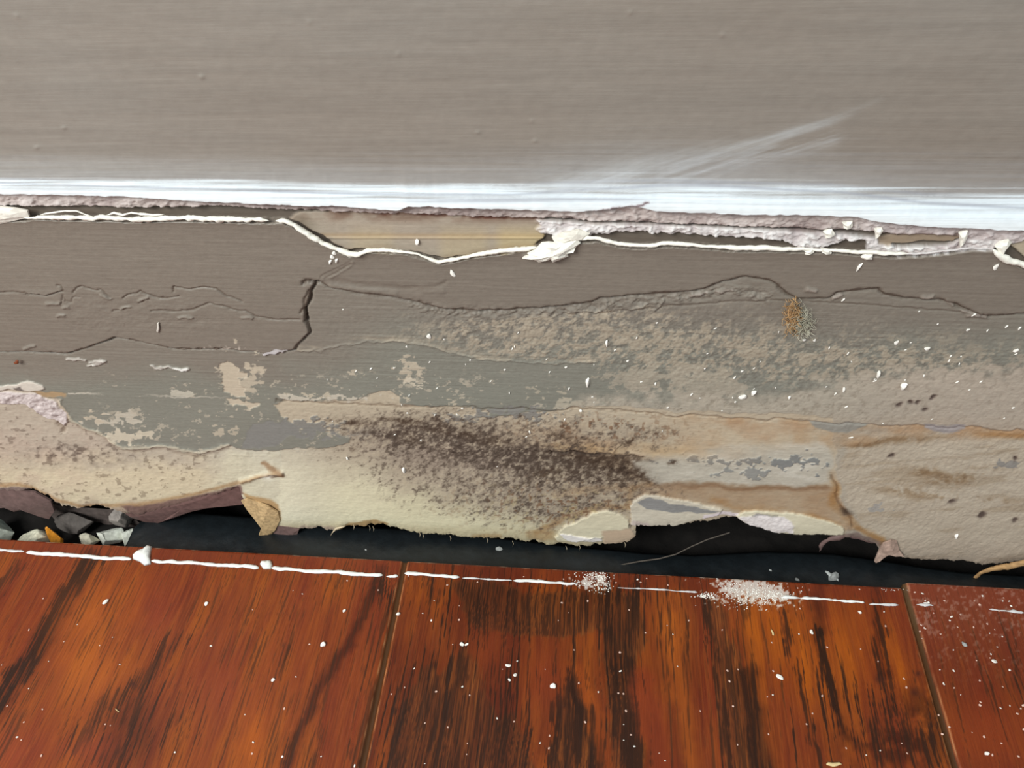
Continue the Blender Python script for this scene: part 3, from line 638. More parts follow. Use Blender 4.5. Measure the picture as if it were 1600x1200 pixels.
# left plank
dk(L_([(142, 872), (118, 915), (90, 960), (60, 1010), (25, 1060), (-15, 1120)], 26, 14)); fl.mul(L_([(142, 872), (118, 915), (90, 960), (60, 1010), (25, 1060), (-15, 1120)], 22, 14)*0.45, (0.5, 0.45, 0.4))
dk(L_([(30, 880), (0, 930), (-20, 960)], 14, 10), a=.6)
dk(L_([(120, 1170), (150, 1110), (200, 1080), (250, 1040), (280, 1000)], 20, 18), a=0.6); dk(fl.blob(205, 1110, 55, 60, -25)*0.9, a=.6); dk(fl.blob(180, 1180, 30, 40, 10), a=.7)
fl.mul(fl.blob(205, 1150, 45, 60, 10)*0.45, (0.5, 0.45, 0.5)); dk(fl.blob(280, 1130, 60, 60)*0.6, a=.5)
fl.col(fl.blob(130, 960, 60, 40, -50)*0.4, (176, 92, 30)); fl.col(fl.blob(140, 1050, 50, 60, 25)*0.5, (180, 96, 30)); fl.col(fl.blob(20, 1170, 40, 40)*0.45, (140, 60, 36)); fl.col(fl.blob(135, 1170, 50, 26)*0.45, (136, 56, 36))
fl.col(fl.blob(215, 940, 22, 60, 12)*0.3, (176, 90, 24)); fl.col(fl.blob(245, 960, 22, 50, 12)*0.5, (124, 50, 30)); fl.col(fl.blob(395, 1160, 26, 60, 10)*0.5, (178, 90, 22)); fl.col(fl.blob(350, 1080, 50, 50)*0.4, (128, 54, 30))
ln = [(598, 890), (586, 915), (566, 960), (552, 1005), (530, 1030), (506, 1060), (490, 1100), (466, 1150), (444, 1205)]
fl.mul(L_(ln, 12, 10)*0.55, (0.5, 0.42, 0.45)); dk(L_(ln, 10, 8), a=.5)
dk(fl.blob(597, 920, 20, 26), a=.8); dk(L_([(606, 900), (590, 1000), (580, 1060), (570, 1120), (555, 1200)], 14, 14)*0.8, a=.5)
dk(L_([(520, 1060), (505, 1140), (490, 1200)], 10, 10)*0.8, a=.45); dk(L_([(445, 1010), (435, 1060)], 8, 8)*0.8, a=.45)
# middle plank
for pz in ([(596, 1215), (618, 1130), (648, 1075), (672, 1032), (690, 1052), (706, 1040), (726, 1008), (748, 1050), (772, 1120), (800, 1110), (840, 1215)], [(856, 1215), (868, 1115), (884, 1062), (896, 1052), (912, 1098), (926, 1150), (938, 1215)],
           [(938, 985), (962, 1000), (990, 1012), (996, 1080), (1008, 1215), (956, 1215), (950, 1120)], [(700, 905), (760, 900), (820, 925), (900, 920), (1000, 925), (1012, 1000), (985, 1030), (930, 985), (870, 1000), (800, 990), (745, 985), (720, 950)], [(1102, 930), (1125, 935), (1180, 1080), (1215, 1215), (1140, 1215), (1118, 1100)]):
    zz = ss(0.25, 0.75, fl.poly(pz, 22)+0.35*s_d+0.1*s_f)*mid
    fl.col(zz*0.55, (92, 52, 26)); fl.col(zz*ss(0.0, 0.7, s_d)*0.6, (150, 86, 38)); fl.col(zz*ss(0.05, 0.6, -s_d)*0.62, (46, 26, 16))
dk(fl.blob(680, 930, 60, 40)*0.6*mid, a=.6); dk(fl.blob(750, 950, 45, 50)*0.75, a=.8, fine=s_d+0.2*s_f); dk(fl.blob(860, 950, 130, 55)*0.7, a=.75); dk(fl.blob(985, 965, 60, 70)*0.75, a=.8); dk(fl.blob(1010, 920, 120, 26)*0.5, a=.5)
dk(L_([(670, 1035), (650, 1070), (630, 1110), (612, 1200)], 28, 20)*0.75*mid, a=.8); dk(fl.blob(690, 1130, 70, 90)*0.65*mid, a=.75); dk(fl.blob(790, 1140, 45, 110)*0.85, a=.85); dk(L_([(722, 1010), (716, 1060), (705, 1120)], 12, 10), a=.7)
dk(L_([(893, 1058), (872, 1110), (862, 1210)], 24, 14), a=.85); dk(L_([(896, 1062), (912, 1110), (928, 1160), (934, 1210)], 20, 12), a=.85); dk(fl.blob(892, 1150, 30, 80), a=.85)
dk(L_([(970, 1045), (976, 1110), (1000, 1210)], 40, 22), a=.85); dk(L_([(955, 1000), (968, 1050)], 30, 20)*.8, a=.7)
dk(L_([(1104, 940), (1115, 1030), (1130, 1110), (1145, 1210)], 12, 12), a=.85); dk(L_([(1120, 1000), (1150, 1120), (1175, 1210)], 26, 18)*0.7, a=.6); dk(L_([(1155, 950), (1170, 1060), (1190, 1210)], 16, 14)*0.9, a=.7)
fl.mul(L_([(1168, 1060), (1178, 1120), (1200, 1210)], 24, 16)*0.6, (0.5, 0.42, 0.4))
fl.col(L_([(1046, 970), (1055, 1060), (1070, 1120), (1085, 1210)], 18, 16)*0.6, (176, 92, 26)); fl.col(fl.blob(850, 1060, 26, 50)*0.7*mid, (132, 54, 26)); fl.col(L_([(905, 1050), (935, 1130), (950, 1210)], 18, 10)*0.5, (160, 74, 22)); fl.col(L_([(1000, 1060), (1020, 1140), (1040, 1210)], 30, 16)*0.75, (126, 50, 24)); fl.col(fl.blob(770, 1020, 26, 40)*.6, (138, 58, 24))
org = fl.blob(1190, 985, 32, 60, -12)+fl.blob(1250, 1040, 36, 90, -18)+fl.blob(1330, 1010, 55, 70, -14)+fl.blob(1395, 1030, 16, 60, -14)
fl.col(np.clip(org, 0, 1)*mid*0.75*np.clip(0.75+0.4*s_m, 0, 1), (168, 84, 14))
dk(L_([(1272, 985), (1284, 1030), (1300, 1090), (1330, 1150)], 12, 10), a=.85); fl.mul(L_([(1272, 985), (1284, 1030), (1300, 1090), (1325, 1150)], 8, 8)*0.5, (.5, .42, .35)); fl.mul(L_([(1288, 890), (1278, 950), (1278, 990)], 12, 12)*0.55, (.5, .42, .4)); dk(L_([(1225, 960), (1245, 1060), (1270, 1160), (1290, 1210)], 9, 9), a=.75)
dk(L_([(1366, 900), (1372, 960), (1385, 1050), (1400, 1120)], 14, 12)*0.9, a=.7); fl.mul(L_([(1366, 900), (1370, 960), (1385, 1050)], 10, 12)*0.5, (.6, .42, .4))
fl.mul((fl.blob(1400, 1170, 80, 40)+fl.blob(1440, 1120, 40, 40))*mid*0.6*np.clip(0.6+fbm(u, v, 16, 3, 230), 0, 1), (.42, .38, .4)); dk(fl.blob(1400, 1150, 110, 60)*0.8*mid, a=.75); dk(fl.blob(1320, 1120, 60, 50)*0.6, a=.7)
for cu, cv, r_ in [(1379, 1061, 6), (1433, 1055, 5), (1428, 1085, 7), (205, 1070, 5)]: fl.col(fl.blob(cu, cv, r_, r_)*0.8, (66, 30, 20))
fl.col(ss(-G-0.0042-0.0012, -G-0.0042+0.0016, Y-offs*0)*0.5, (104, 38, 20))
# right plank
fl.col(right*fl.blob(1540, 1150, 80, 60)*0.6, (138, 58, 20)); dk(right*fl.blob(1580, 1060, 40, 60)*0.55, a=.5); dk(right*L_([(1565, 960), (1580, 1010), (1600, 1080)], 8, 10)*0.8, a=.6)
fl.col(right*ss(1060, 930, v)*0.3, (146, 82, 62))  # pinkish reflection of the wall painted into the plank's far part
# general pores
dk(np.clip(0.36+0.25*s_b, 0, 1)*(1-0.5*right), a=.5, thr=0.16)
fl.mul(mid*np.clip(0.35-0.3*s_b, 0, 0.6)*ss(1120, 1060, u)*0.8, (0.62, 0.55, 0.55))
# dust film by the edge
fl.col(right*ss(0.2, 0.8, fbm(u, v, 5, 3, 241)+0.25*fbm(u, v, 30, 2, 242))*ss(1090, 960, v)*0.3, (190, 170, 165))
dz = (0.95*fl.blob(918, 911, 22, 11, 0)+1.0*fl.blob(942, 905, 12, 10)+1.0*fl.blob(1150, 916, 30, 16)+1.0*fl.blob(1190, 926, 40, 15)+0.8*fl.blob(1222, 932, 26, 12)+0.5*fl.blob(1170, 935, 60, 16)+0.35*fl.blob(1115, 905, 40, 5))
fl.warp(1, 8, 77)
fl.col(np.clip(ss(0.1, 0.55, dz+0.75*fbm(u, v, 5, 3, 245)-0.45), 0, 1)*0.8*(dz > .05), (214, 212, 208))
fl.R[:] = 0.26+0.05*s_f
# relief: open pores, bevelled joints, rounded rear edge
Hf = -0.03*ss(0.2, 0.8, s_f)+0.012*fbm(mx, my, 12, 2, 250)
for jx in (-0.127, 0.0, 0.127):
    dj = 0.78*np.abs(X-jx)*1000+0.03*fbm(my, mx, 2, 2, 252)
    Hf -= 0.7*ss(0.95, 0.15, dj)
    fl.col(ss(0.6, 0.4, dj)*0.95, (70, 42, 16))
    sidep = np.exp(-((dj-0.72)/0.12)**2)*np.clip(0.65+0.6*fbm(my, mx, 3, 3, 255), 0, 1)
    fl.col(np.clip(sidep, 0, 1)*0.8, (190, 136, 92))  # highlights of the bevel edges painted as light lines beside the joint
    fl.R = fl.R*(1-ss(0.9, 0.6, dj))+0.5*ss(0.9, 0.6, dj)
# right plank joint greyer
fl.col(ss(1.0, 0.3, np.abs(X-0.1272)*1000)*0.35*ss(1060, 920, v), (110, 96, 74))
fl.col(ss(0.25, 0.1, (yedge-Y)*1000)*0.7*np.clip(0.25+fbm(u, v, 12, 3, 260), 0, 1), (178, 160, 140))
Zf = 0.001*Hf-np.where((yedge-Y) < 0.0003, 0.0002, 0)
P = np.stack([X, Y, Zf], -1)
P[-1, :, 2] = -0.009
wood_m = field_mat('glossy_red_brown_laminate', [((3600, 160, 1), 4, 0.00003)], spec=0.3, coat=0.08, amount=0.12, coat_rough=0.12)
floor = grid_mesh('floor', P, fl.C, np.clip(fl.R, 0.1, 0.9), np.ones(X.shape, bool), wood_m)
tag(floor, 'glossy red-brown wood plank floor', kind='structure')

# ================================================================== CAVITY UNDER AND BEHIND THE WALL
dark = plain('dark_soil', (20, 17, 15), 0.95, 0.35, 260, 0.001)
def box_obj(name, lo, hi, mat, parent=None):
    bm = bmesh.new(); bmesh.ops.create_cube(bm, size=1)
    for w_ in bm.verts:
        for i in range(3): w_.co[i] = lo[i] if w_.co[i] < 0 else hi[i]
    return bm_obj(name, bm, mat, parent, False)
box_obj('light_block_back', (-0.6, 0.060, -0.03), (0.6, 0.068, 0.5), dark)['kind'] = 'structure'  # added board, out of view, blocks light from behind the cavity
tag(bpy.data.objects['light_block_back'], 'unseen dark board added at the back of the wall cavity to block light')
box_obj('light_block_top', (-0.6, 0.0, 0.498), (0.6, 0.062, 0.506), dark)['kind'] = 'structure'  # added plate, out of view, stops light entering the cavity from above
tag(bpy.data.objects['light_block_top'], 'unseen dark plate added over the wall cavity to block light')
# soil bed
xs2 = np.arange(-0.6, 0.601, 0.0015); ys2 = np.arange(-0.03, 0.062, 0.0012)
X2, Y2 = np.meshgrid(xs2, ys2)
z2 = -0.0150+0.0012*fbm(X2*1000, Y2*1000, 6, 4, 300)
soil = grid_mesh('trim_1', np.stack([X2, Y2, z2], -1), np.zeros(X2.shape+(3,))+30, np.full(X2.shape, 0.9), np.ones(X2.shape, bool), dark)
tag(soil, 'dark dusty ground under the wall', kind='structure')
# black damp-proof strip
bar = plain('black_plastic', (20, 25, 28), 0.45, 0.25, 400, 0.0003, 0.5)
zb = -0.0065
edge_px = [(215, 822), (240, 803), (300, 800), (380, 806), (460, 812), (600, 826), (760, 838), (900, 856), (1010, 866), (1100, 868), (1200, 862), (1300, 866), (1400, 880), (1500, 895), (1600, 900), (1750, 905)]
bk = [on_floor(a, b, zb) for a, b in edge_px]
nx = len(bk); xb = np.linspace(bk[0][0], bk[-1][0], 500); yb = np.interp(xb, [p[0] for p in bk], [p[1] for p in bk])
tt = np.linspace(0, 1, 24)
XB = np.repeat(xb[None], 24, 0); YB = -0.022+(yb+0.022)[None]*tt[:, None]
ZB = zb+0.0005*fbm(XB*1000, YB*1000, 14, 3, 310)-0.0015*(tt[:, None]**8)
st_ = grid_mesh('damp_proof_strip', np.stack([XB, YB, ZB], -1), np.zeros(XB.shape+(3,))+30, np.full(XB.shape, .5), np.ones(XB.shape, bool), bar)
so = st_.modifiers.new('thick', 'SOLIDIFY'); so.thickness = 0.0012; so.offset = -1
tag(st_, 'black plastic strip lying in the gap between wall and floor', 'plastic strip')

# ================================================================== RIBBONS, FLAPS, TUBES
def ribbon(name, pts, y, ru, rz, mat, parent, seed=0, jit=0.35, n_=9, taper=True, raw=False):
    """irregular bead along wall pixels pts; radii in metres: ru across the wall plane, rz out of it"""
    q = []
    for a, b in zip(pts[:-1], pts[1:]):
        L = math.hypot(b[0]-a[0], b[1]-a[1]); k = max(2, int(L/2.5))
        for i in range(k): q.append((a[0]+(b[0]-a[0])*i/k, a[1]+(b[1]-a[1])*i/k))
    q.append(pts[-1][:2])
    q = np.array(q); N = len(q); s = np.arange(N)*1.0
    w3 = np.array([on_wall(a, b, y) for a, b in q])
    wsp = np.interp(np.linspace(0, len(pts)-1, N), np.arange(len(pts)), [p[2] if len(p) > 2 else 1 for p in pts])
    bm = bmesh.new(); rings = []
    for i in range(N):
        r1 = wsp[i]*(1+jit*float(fbm(np.array(s[i]), np.array(0.0), 5, 3, seed)))
        if taper: r1 *= min(1, (i+0.4)/4, (N-i-0.6)/4)
        off = float(fbm(np.array(s[i]), np.array(9.0), 8, 3, seed+5))*ru*0.5
        ring = []
        t = w3[min(i+1, N-1)]-w3[max(i-1, 0)]; t /= np.linalg.norm(t)+1e-12
        nrm = np.array([-t[2], 0, t[0]])
        for k in range(n_):
            a = 2*math.pi*k/n_; j = 1+jit*0.6*float(fbm(np.array(s[i]), np.array(k*3.0), 2.2, 2, seed+9))
            c = w3[i]+nrm*(math.cos(a)*ru*r1*j+off)+np.array([0, -1, 0])*math.sin(a)*rz*r1*j
            ring.append(bm.verts.new(c))
        rings.append(ring)
    for A, B in zip(rings[:-1], rings[1:]):
        for k in range(n_): bm.faces.new((A[k], A[(k+1) % n_], B[(k+1) % n_], B[k]))
    bm.faces.new(rings[0][::-1]); bm.faces.new(rings[-1])
    bmesh.ops.recalc_face_normals(bm, faces=bm.faces)
    return bm_obj(name, bm, mat, parent)
whitep = plain('dried_white_paint', (236, 233, 222), 0.5, 0.06, 1500, 0.00008)
whitec = plain('white_caulk', (228, 229, 226), 0.45, 0.06, 1500, 0.00008)
lipm = whitep
YL = -0.00105
e1 = tag(ribbon('torn_paint_edge', [(36, 340, .6), (60, 339, .9)]+[(p[0], p[1]-1, 1.0) for p in LIP if 110 <= p[0] <= 440], YL, 0.00045, 0.0004, lipm, wall, 1, 0.45), 'white torn paint edge')
e2 = tag(ribbon('torn_paint_edge', [(430, 344, 1.0), (445, 345, 1.1), (460, 351, 1.2), (478, 364, 1.1), (500, 377, 1.1), (525, 389, 1.2), (545, 396, 1.0), (560, 397, 1.0), (573, 391, 0.8), (600, 389, 0.6), (620, 391, 0.7), (650, 397, 0.8), (685, 408, 0.8), (700, 407, 0.8), (740, 399, 1.0), (770, 394, 1.0), (800, 391, 1.1), (840, 386, 1.1)], YL, 0.00042, 0.00045, lipm, wall, 2, 0.3), 'cream torn paint edge dipping below the bare board')
e3 = tag(ribbon('torn_paint_edge', [(905, 376, .8), (918, 371, .9), (930, 372, .9), (960, 380, .9), (1000, 384, 1.0), (1050, 381, .6), (1100, 384, 1.1), (1150, 388, 1.2), (1200, 388, 1.0), (1260, 390, .7), (1300, 390, .7), (1350, 394, .9), (1400, 397, 1.0), (1420, 397, .6)], YL, 0.00040, 0.0004, lipm, wall, 3, 0.15), 'smooth white torn paint edge')
e4 = tag(ribbon('torn_paint_edge', [(1552, 388, .8), (1560, 396, 1.2), (1575, 406, 1.3), (1600, 415, 1.2), (1650, 425, 1)], YL, 0.0005, 0.00045, lipm, wall, 4, 0.25), 'white torn paint edge at the right')
ribbon('torn_paint_edge', [(1410, 397, .5), (1450, 395, .7), (1490, 391, .6), (1520, 387, .5), (1552, 388, .5)], YL, 0.0003, 0.0003, plain('dusty_white', (206, 200, 198), 0.7), wall, 5, 0.4)
# strand above the left edge
ribbon('paint_strand', [(62, 336, .7), (80, 333, .7), (100, 330, .8), (120, 330, .9), (135, 336, .8), (150, 341, .7)], YL-0.0002, 0.00018, 0.0002, lipm, wall, 6, .3)
ribbon('paint_strand', [(165, 336, .6), (178, 332, 1), (192, 336, .8), (205, 332, 1), (222, 334, 1), (240, 336, .9), (258, 335, .7)], YL-0.0001, 0.0002, 0.0002, lipm, wall, 7, .5)

def flake(name, outline, y0, depth, mat, parent=None, curl=0.0, seed=0, thick=0.00025, dome=0.0):
    """thin solid flake following a pixel outline on the wall, bulging out by dome and curling by curl"""
    pts = [on_wall(a, b, y0) for a, b in outline]
    c = np.mean(pts, 0)
    bm = bmesh.new()
    levels = [1.0, 0.72, 0.42]
    front = []; 
    for li, s in enumerate(levels):
        row = []
        for i, p in enumerate(pts):
            q = c+(p-c)*s
            h = dome*(1-s*s)+curl*(s**2)*math.sin(i*2.1+seed)*0.5+dome*0.25*float(fbm(np.array(i*1.0+li*5), np.array(seed*3.0), 1.5, 2, seed))
            row.append(bm.verts.new((q[0], q[1]-h, q[2])))
        front.append(row)
    cf = bm.verts.new((c[0], c[1]-dome, c[2])); n_ = len(pts)
    for A, B in zip(front[:-1], front[1:]):
        for k in range(n_): bm.faces.new((A[k], A[(k+1) % n_], B[(k+1) % n_], B[k]))
    for k in range(n_): bm.faces.new((front[-1][k], front[-1][(k+1) % n_], cf))
    backr = [bm.verts.new((w_.co[0], w_.co[1]+thick, w_.co[2])) for w_ in front[0]]
    for k in range(n_): bm.faces.new((front[0][(k+1) % n_], front[0][k], backr[k], backr[(k+1) % n_]))
    bm.faces.new(backr[::-1])
    bmesh.ops.recalc_face_normals(bm, faces=bm.faces)
    return bm_obj(name, bm, mat, parent, False)
# big white clump hanging on the edge
tag(flake('paint_clump', [(816, 404), (828, 400), (824, 396), (836, 390), (846, 382), (858, 377), (872, 380), (884, 376), (902, 374), (907, 380), (900, 386), (896, 392), (886, 396), (888, 402), (876, 404), (864, 411), (860, 407), (850, 408), (842, 410), (832, 406)], -0.0013, 0, whitep, wall, 0.0006, 3, 0.0005, 0.0012), 'ragged white lump of peeled paint on the torn edge')
flake('paint_clump', [(862, 372), (880, 363), (905, 360), (922, 366), (915, 372), (900, 377), (884, 377), (868, 380)], -0.0009, 0, plain('cream_paint', (222, 216, 204), 0.6), wall, 0.0004, 5, 0.0004, 0.0008)
flake('paint_clump', [(1345, 402), (1352, 396), (1364, 398), (1362, 405), (1352, 407)], -0.0012, 0, whitep, wall, 0.0003, 2, 0.0003, 0.0004)
tag(flake('paint_clump', [(-60, 348), (-60, 322), (0, 324), (22, 325), (42, 330), (45, 340), (20, 345), (0, 350)], -0.0009, 0, plain('ivory_paint', (222, 217, 206), 0.6), wall, 0.0002, 2, 0.0004, 0.0005), 'ivory wedge of lifted paint at the left end')
flake('paint_clump', [(1555, 386), (1562, 378), (1576, 374), (1582, 380), (1572, 392), (1566, 400)], -0.0009, 0, whitep, wall, 0.0004, 4, 0.0004, 0.0005)
for o_ in [((1256, 392), (1270, 388), (1272, 396), (1258, 397)), ((1282, 388), (1298, 390), (1299, 398), (1284, 394)), ((1316, 348), (1332, 346), (1330, 358), (1318, 356)), ((1498, 364), (1512, 360), (1508, 380), (1500, 386)), ((1286, 362), (1300, 358), (1306, 368), (1290, 372)), ((1366, 358), (1378, 356), (1380, 362), (1368, 374))]:
    pp = []
    for i, (a, b) in enumerate(o_):
        a2, b2 = o_[(i+1) % 4]; pp += [(a, b), ((a+a2)/2+(i % 2)*2-1, (b+b2)/2+1)]
    flake('paint_crumb', pp, -0.0011, 0, whitep, wall, 0.0003, 3, 0.0003, 0.0004)

# torn layers and curled flaps at the foot
paper = plain('brown_torn_paper', (168, 132, 90), 0.8, 0.25, 900); layer_m = plain('mauve_paint_layer', (110, 88, 84), 0.55, 0.2, 700)
tag(flake('torn_layer', [(-80, 762), (0, 762), (55, 770), (80, 782), (84, 800), (76, 812), (62, 806), (40, 796), (22, 800), (0, 790), (-80, 800)], 0.0012, 0, layer_m, wall, 0.0006, 2, 0.0006, 0.0006), 'mauve paint layer bent back below the paper at the far left')
tag(flake('torn_layer', [(185, 796), (240, 785), (300, 772), (372, 752), (384, 762), (380, 786), (340, 792), (300, 800), (262, 812), (240, 822), (226, 815), (205, 806)], 0.0012, 0, plain('plum_paint_layer', (104, 78, 74), 0.5, 0.2, 700), wall, 0.0008, 4, 0.0006, 0.0008), 'plum paint layer bent back left of the brown flap')
tag(flake('torn_layer', [(434, 822), (450, 824), (467, 828), (464, 836), (452, 844), (432, 850), (412, 858), (418, 842)], -0.0001, 0, layer_m, wall, 0.0003, 2, 0.0004, 0.0004), 'mauve scrap behind the pointed paper flap')
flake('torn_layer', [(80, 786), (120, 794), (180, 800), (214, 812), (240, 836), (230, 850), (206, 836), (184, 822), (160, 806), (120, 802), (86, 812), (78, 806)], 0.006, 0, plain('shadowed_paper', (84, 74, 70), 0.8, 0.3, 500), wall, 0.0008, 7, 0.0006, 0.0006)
tag(flake('paper_flap', [(377, 782), (386, 780), (402, 786), (420, 790), (434, 800), (437, 814), (430, 828), (420, 840), (414, 850), (409, 862), (401, 864), (397, 858), (404, 845), (411, 832), (414, 818), (408, 806), (392, 797)], -0.0004, 0, plain('tan_flap', (190, 160, 118), 0.8, 0.25, 1200), wall, 0.0006, 1, 0.0004, 0.0008), 'brown paper flap hanging to a point')
tag(ribbon('paper_curl', [(1513, 916, .5), (1520, 904, .8), (1530, 896, 1), (1550, 889, 1.6), (1575, 886, 1.8), (1600, 880, 1.4), (1640, 876, 1)], -0.0022, 0.0007, 0.0004, paper, wall, 12, .2), 'tan paper curl drooping toward the floor edge')
tag(flake('paper_curl', [(1366, 876), (1374, 862), (1380, 850), (1392, 843), (1402, 848), (1406, 862), (1412, 868), (1396, 866), (1382, 868), (1368, 878)], -0.0009, 0, plain('pinkish_torn_paper', (168, 142, 128), .8, .25, 900), wall, 0.0008, 2, 0.0004, 0.0009), 'pinkish scrap curled out of the torn foot')
tag(ribbon('paper_curl', [(1278, 862, .5), (1284, 850, .8), (1296, 842, 1.1), (1320, 836, 1.3), (1345, 840, 1.2), (1370, 848, 1)], 0.0012, 0.0009, 0.0005, layer_m, wall, 14, .3), 'dark brown curl below the stained crack')
ribbon('paper_curl', [(516, 838, .5), (520, 832, .8), (526, 826, 1), (540, 822, 1)], -0.0008, 0.0003, 0.0003, plain('pale_curl', (196, 178, 150), .8), wall, 15, .2)
for i, (a, b) in enumerate([(576, 826), (582, 827), (655, 836), (660, 838), (703, 842), (760, 845), (884, 858), (905, 856), (552, 824), (800, 850), (975, 852)]):
    ribbon('paper_fibre', [(a, b-5, 1), (a+2, b-1, .8), (a+1, b+4, .4)], -0.0003, 0.00022, 0.0002, bpy.data.materials['pale_curl'], wall, 20+i, .3)

# ================================================================== STONES
def rock(name, px, zc_, size, col, seed, stretch=(1, 1, 1), rot=0.0, rough=0.85):
    r = np.random.RandomState(seed)
    bm = bmesh.new(); bmesh.ops.create_icosphere(bm, subdivisions=5, radius=1)
    dirs = r.randn(9, 3); dirs /= np.linalg.norm(dirs, axis=1)[:, None]; ds = 0.38+0.32*r.rand(9)
    for w_ in bm.verts:
        c = np.array(w_.co)
        for d_, h_ in zip(dirs, ds):
            t = c@d_
            if t > h_: c = c-d_*(t-h_)*0.99
        c = c*(1+0.03*float(fbm(c[0:1]*3, c[1:2]*3+c[2:3], 0.4, 2, seed)[0]))
        c = c*np.array(stretch)*size
        c = np.array([c[0]*math.cos(rot)-c[2]*math.sin(rot), c[1], c[0]*math.sin(rot)+c[2]*math.cos(rot)])
        w_.co = c
    mt = plain(name+'_stone', col, rough, 0.22, 700, 0.0004)
    o = bm_obj(name, bm, mt, None, True)
    o.location = on_floor(px[0], px[1], zc_)
    return o
tag(rock('rubble_stone', (-2, 832), -0.0105, 0.0050, (190, 196, 184), 1, (1.1, .9, 1.0), 0.3), 'rounded grey-green stone at the left edge of the gap', 'stone')
tag(rock('rubble_stone', (50, 846), -0.0115, 0.0044, (232, 228, 204), 2, (1.3, .8, .8), 0.2), 'cream stone beside the amber shard in the gap', 'stone')
tag(rock('rubble_stone', (138, 846), -0.012, 0.0036, (200, 194, 174), 3, (1.3, .8, .8), 0.45), 'small olive-grey stone leaning left of two pale stones in the gap', 'stone')
tag(rock('rubble_stone', (170, 838), -0.0102, 0.0048, (222, 224, 212), 14, (1.15, .7, .85), 0.75), 'slanted light grey stone, middle one of the gap stones', 'stone')
tag(rock('rubble_stone', (206, 843), -0.0112, 0.0046, (210, 212, 200), 5, (.8, .8, 1.1), -0.1), 'upright light grey stone, rightmost of the pale stones in the gap', 'stone')
tag(rock('rubble_stone', (118, 815), -0.0105, 0.0048, (84, 78, 74), 6, (1.4, .8, .7), 0.1), 'dark brown stone in shadow behind the pale stones', 'stone')
tag(rock('rubble_stone', (188, 808), -0.0085, 0.0036, (140, 132, 126), 7, (.9, .8, 1.2), 0.1), 'dull grey stone set high behind the slanted stone', 'stone')
sh = rock('amber_shard', (84, 840), -0.0095, 0.0046, (214, 140, 44), 8, (.45, .4, 1.15), 0.1, .4); tag(sh, 'amber wood splinter standing between stones in the gap', 'splinter')

# ================================================================== FINE DEBRIS
def crumb_mesh(name, seed, mat, s=(1, 1, 1)):
    r = np.random.RandomState(seed); bm = bmesh.new(); bmesh.ops.create_icosphere(bm, subdivisions=2, radius=1)
    dirs = r.randn(7, 3); dirs /= np.linalg.norm(dirs, axis=1)[:, None]
    for w_ in bm.verts:
        c = np.array(w_.co)
        for d_ in dirs:
            t = c@d_
            if t > 0.6: c = c-d_*(t-0.6)
        w_.co = c*np.array(s)
    me = bpy.data.meshes.new(name); bm.to_mesh(me); bm.free(); me.materials.append(mat); return me
wm = plain('white_crumb', (240, 236, 228), 0.5, 0.05, 1); pm = plain('dusty_pink_crumb', (214, 180, 165), 0.6, 0.05, 1); gm_ = plain('grey_crumb', (150, 152, 150), 0.7, 0.1, 1)
CR = [crumb_mesh('paint_crumb_a', 1, wm, (1, 1, .6)), crumb_mesh('paint_crumb_b', 2, wm, (1.3, .8, .55)), crumb_mesh('paint_crumb_c', 3, wm, (.8, 1, .6))]
CP = [crumb_mesh('dust_crumb_a', 4, pm, (1, 1, .5)), crumb_mesh('dust_crumb_b', 5, pm, (1.2, .8, .5))]
CG = [crumb_mesh('grey_crumb_a', 6, gm_, (1, 1, .6))]
PX = 0.000165
rs = np.random.RandomState(11)
def on_floor_crumb(a, b, r, meshes, label, group=None, cat='paint crumb', name='paint_crumb', z=0.0, lift=0.35):
    o = bpy.data.objects.new(name, meshes[rs.randint(len(meshes))]); scene.collection.objects.link(o)
    p = on_floor(a, b, z); R_ = r*PX*0.5
    o.location = (p[0], p[1], z+R_*lift); o.scale = (R_, R_, R_); o.rotation_euler = (rs.rand()*0.4, rs.rand()*0.4, rs.rand()*6)
    tag(o, label, cat, group); return o
def on_wall_crumb(a, b, r, meshes, label, group=None, cat='paint crumb', name='paint_crumb', asp=1.6, ang=None):
    o = bpy.data.objects.new(name, meshes[rs.randint(len(meshes))]); scene.collection.objects.link(o)
    # stand on the relief of the wall face
    p = on_wall(a, b, 0.0)
    iz = min(max(int(round((p[2]-zs[0])/0.00015)), 0), len(zs)-1); ix = int(np.argmin(abs(XW-p[0])))
    h = g.H[iz, ix]*0.001; p = on_wall(a, b, -h)
    R_ = r*PX*0.42
    o.location = (p[0], p[1]-R_*0.35, p[2]); o.scale = (R_*0.8, R_*0.6, R_*asp*1.5)
    o.rotation_euler = (0, (rs.rand()-0.5)*1.0 if ang is None else ang, 0)
    tag(o, label, cat, group); return o
XW = axis_pts(-0.140, 0.168, 0.00019, -0.6, 0.6)
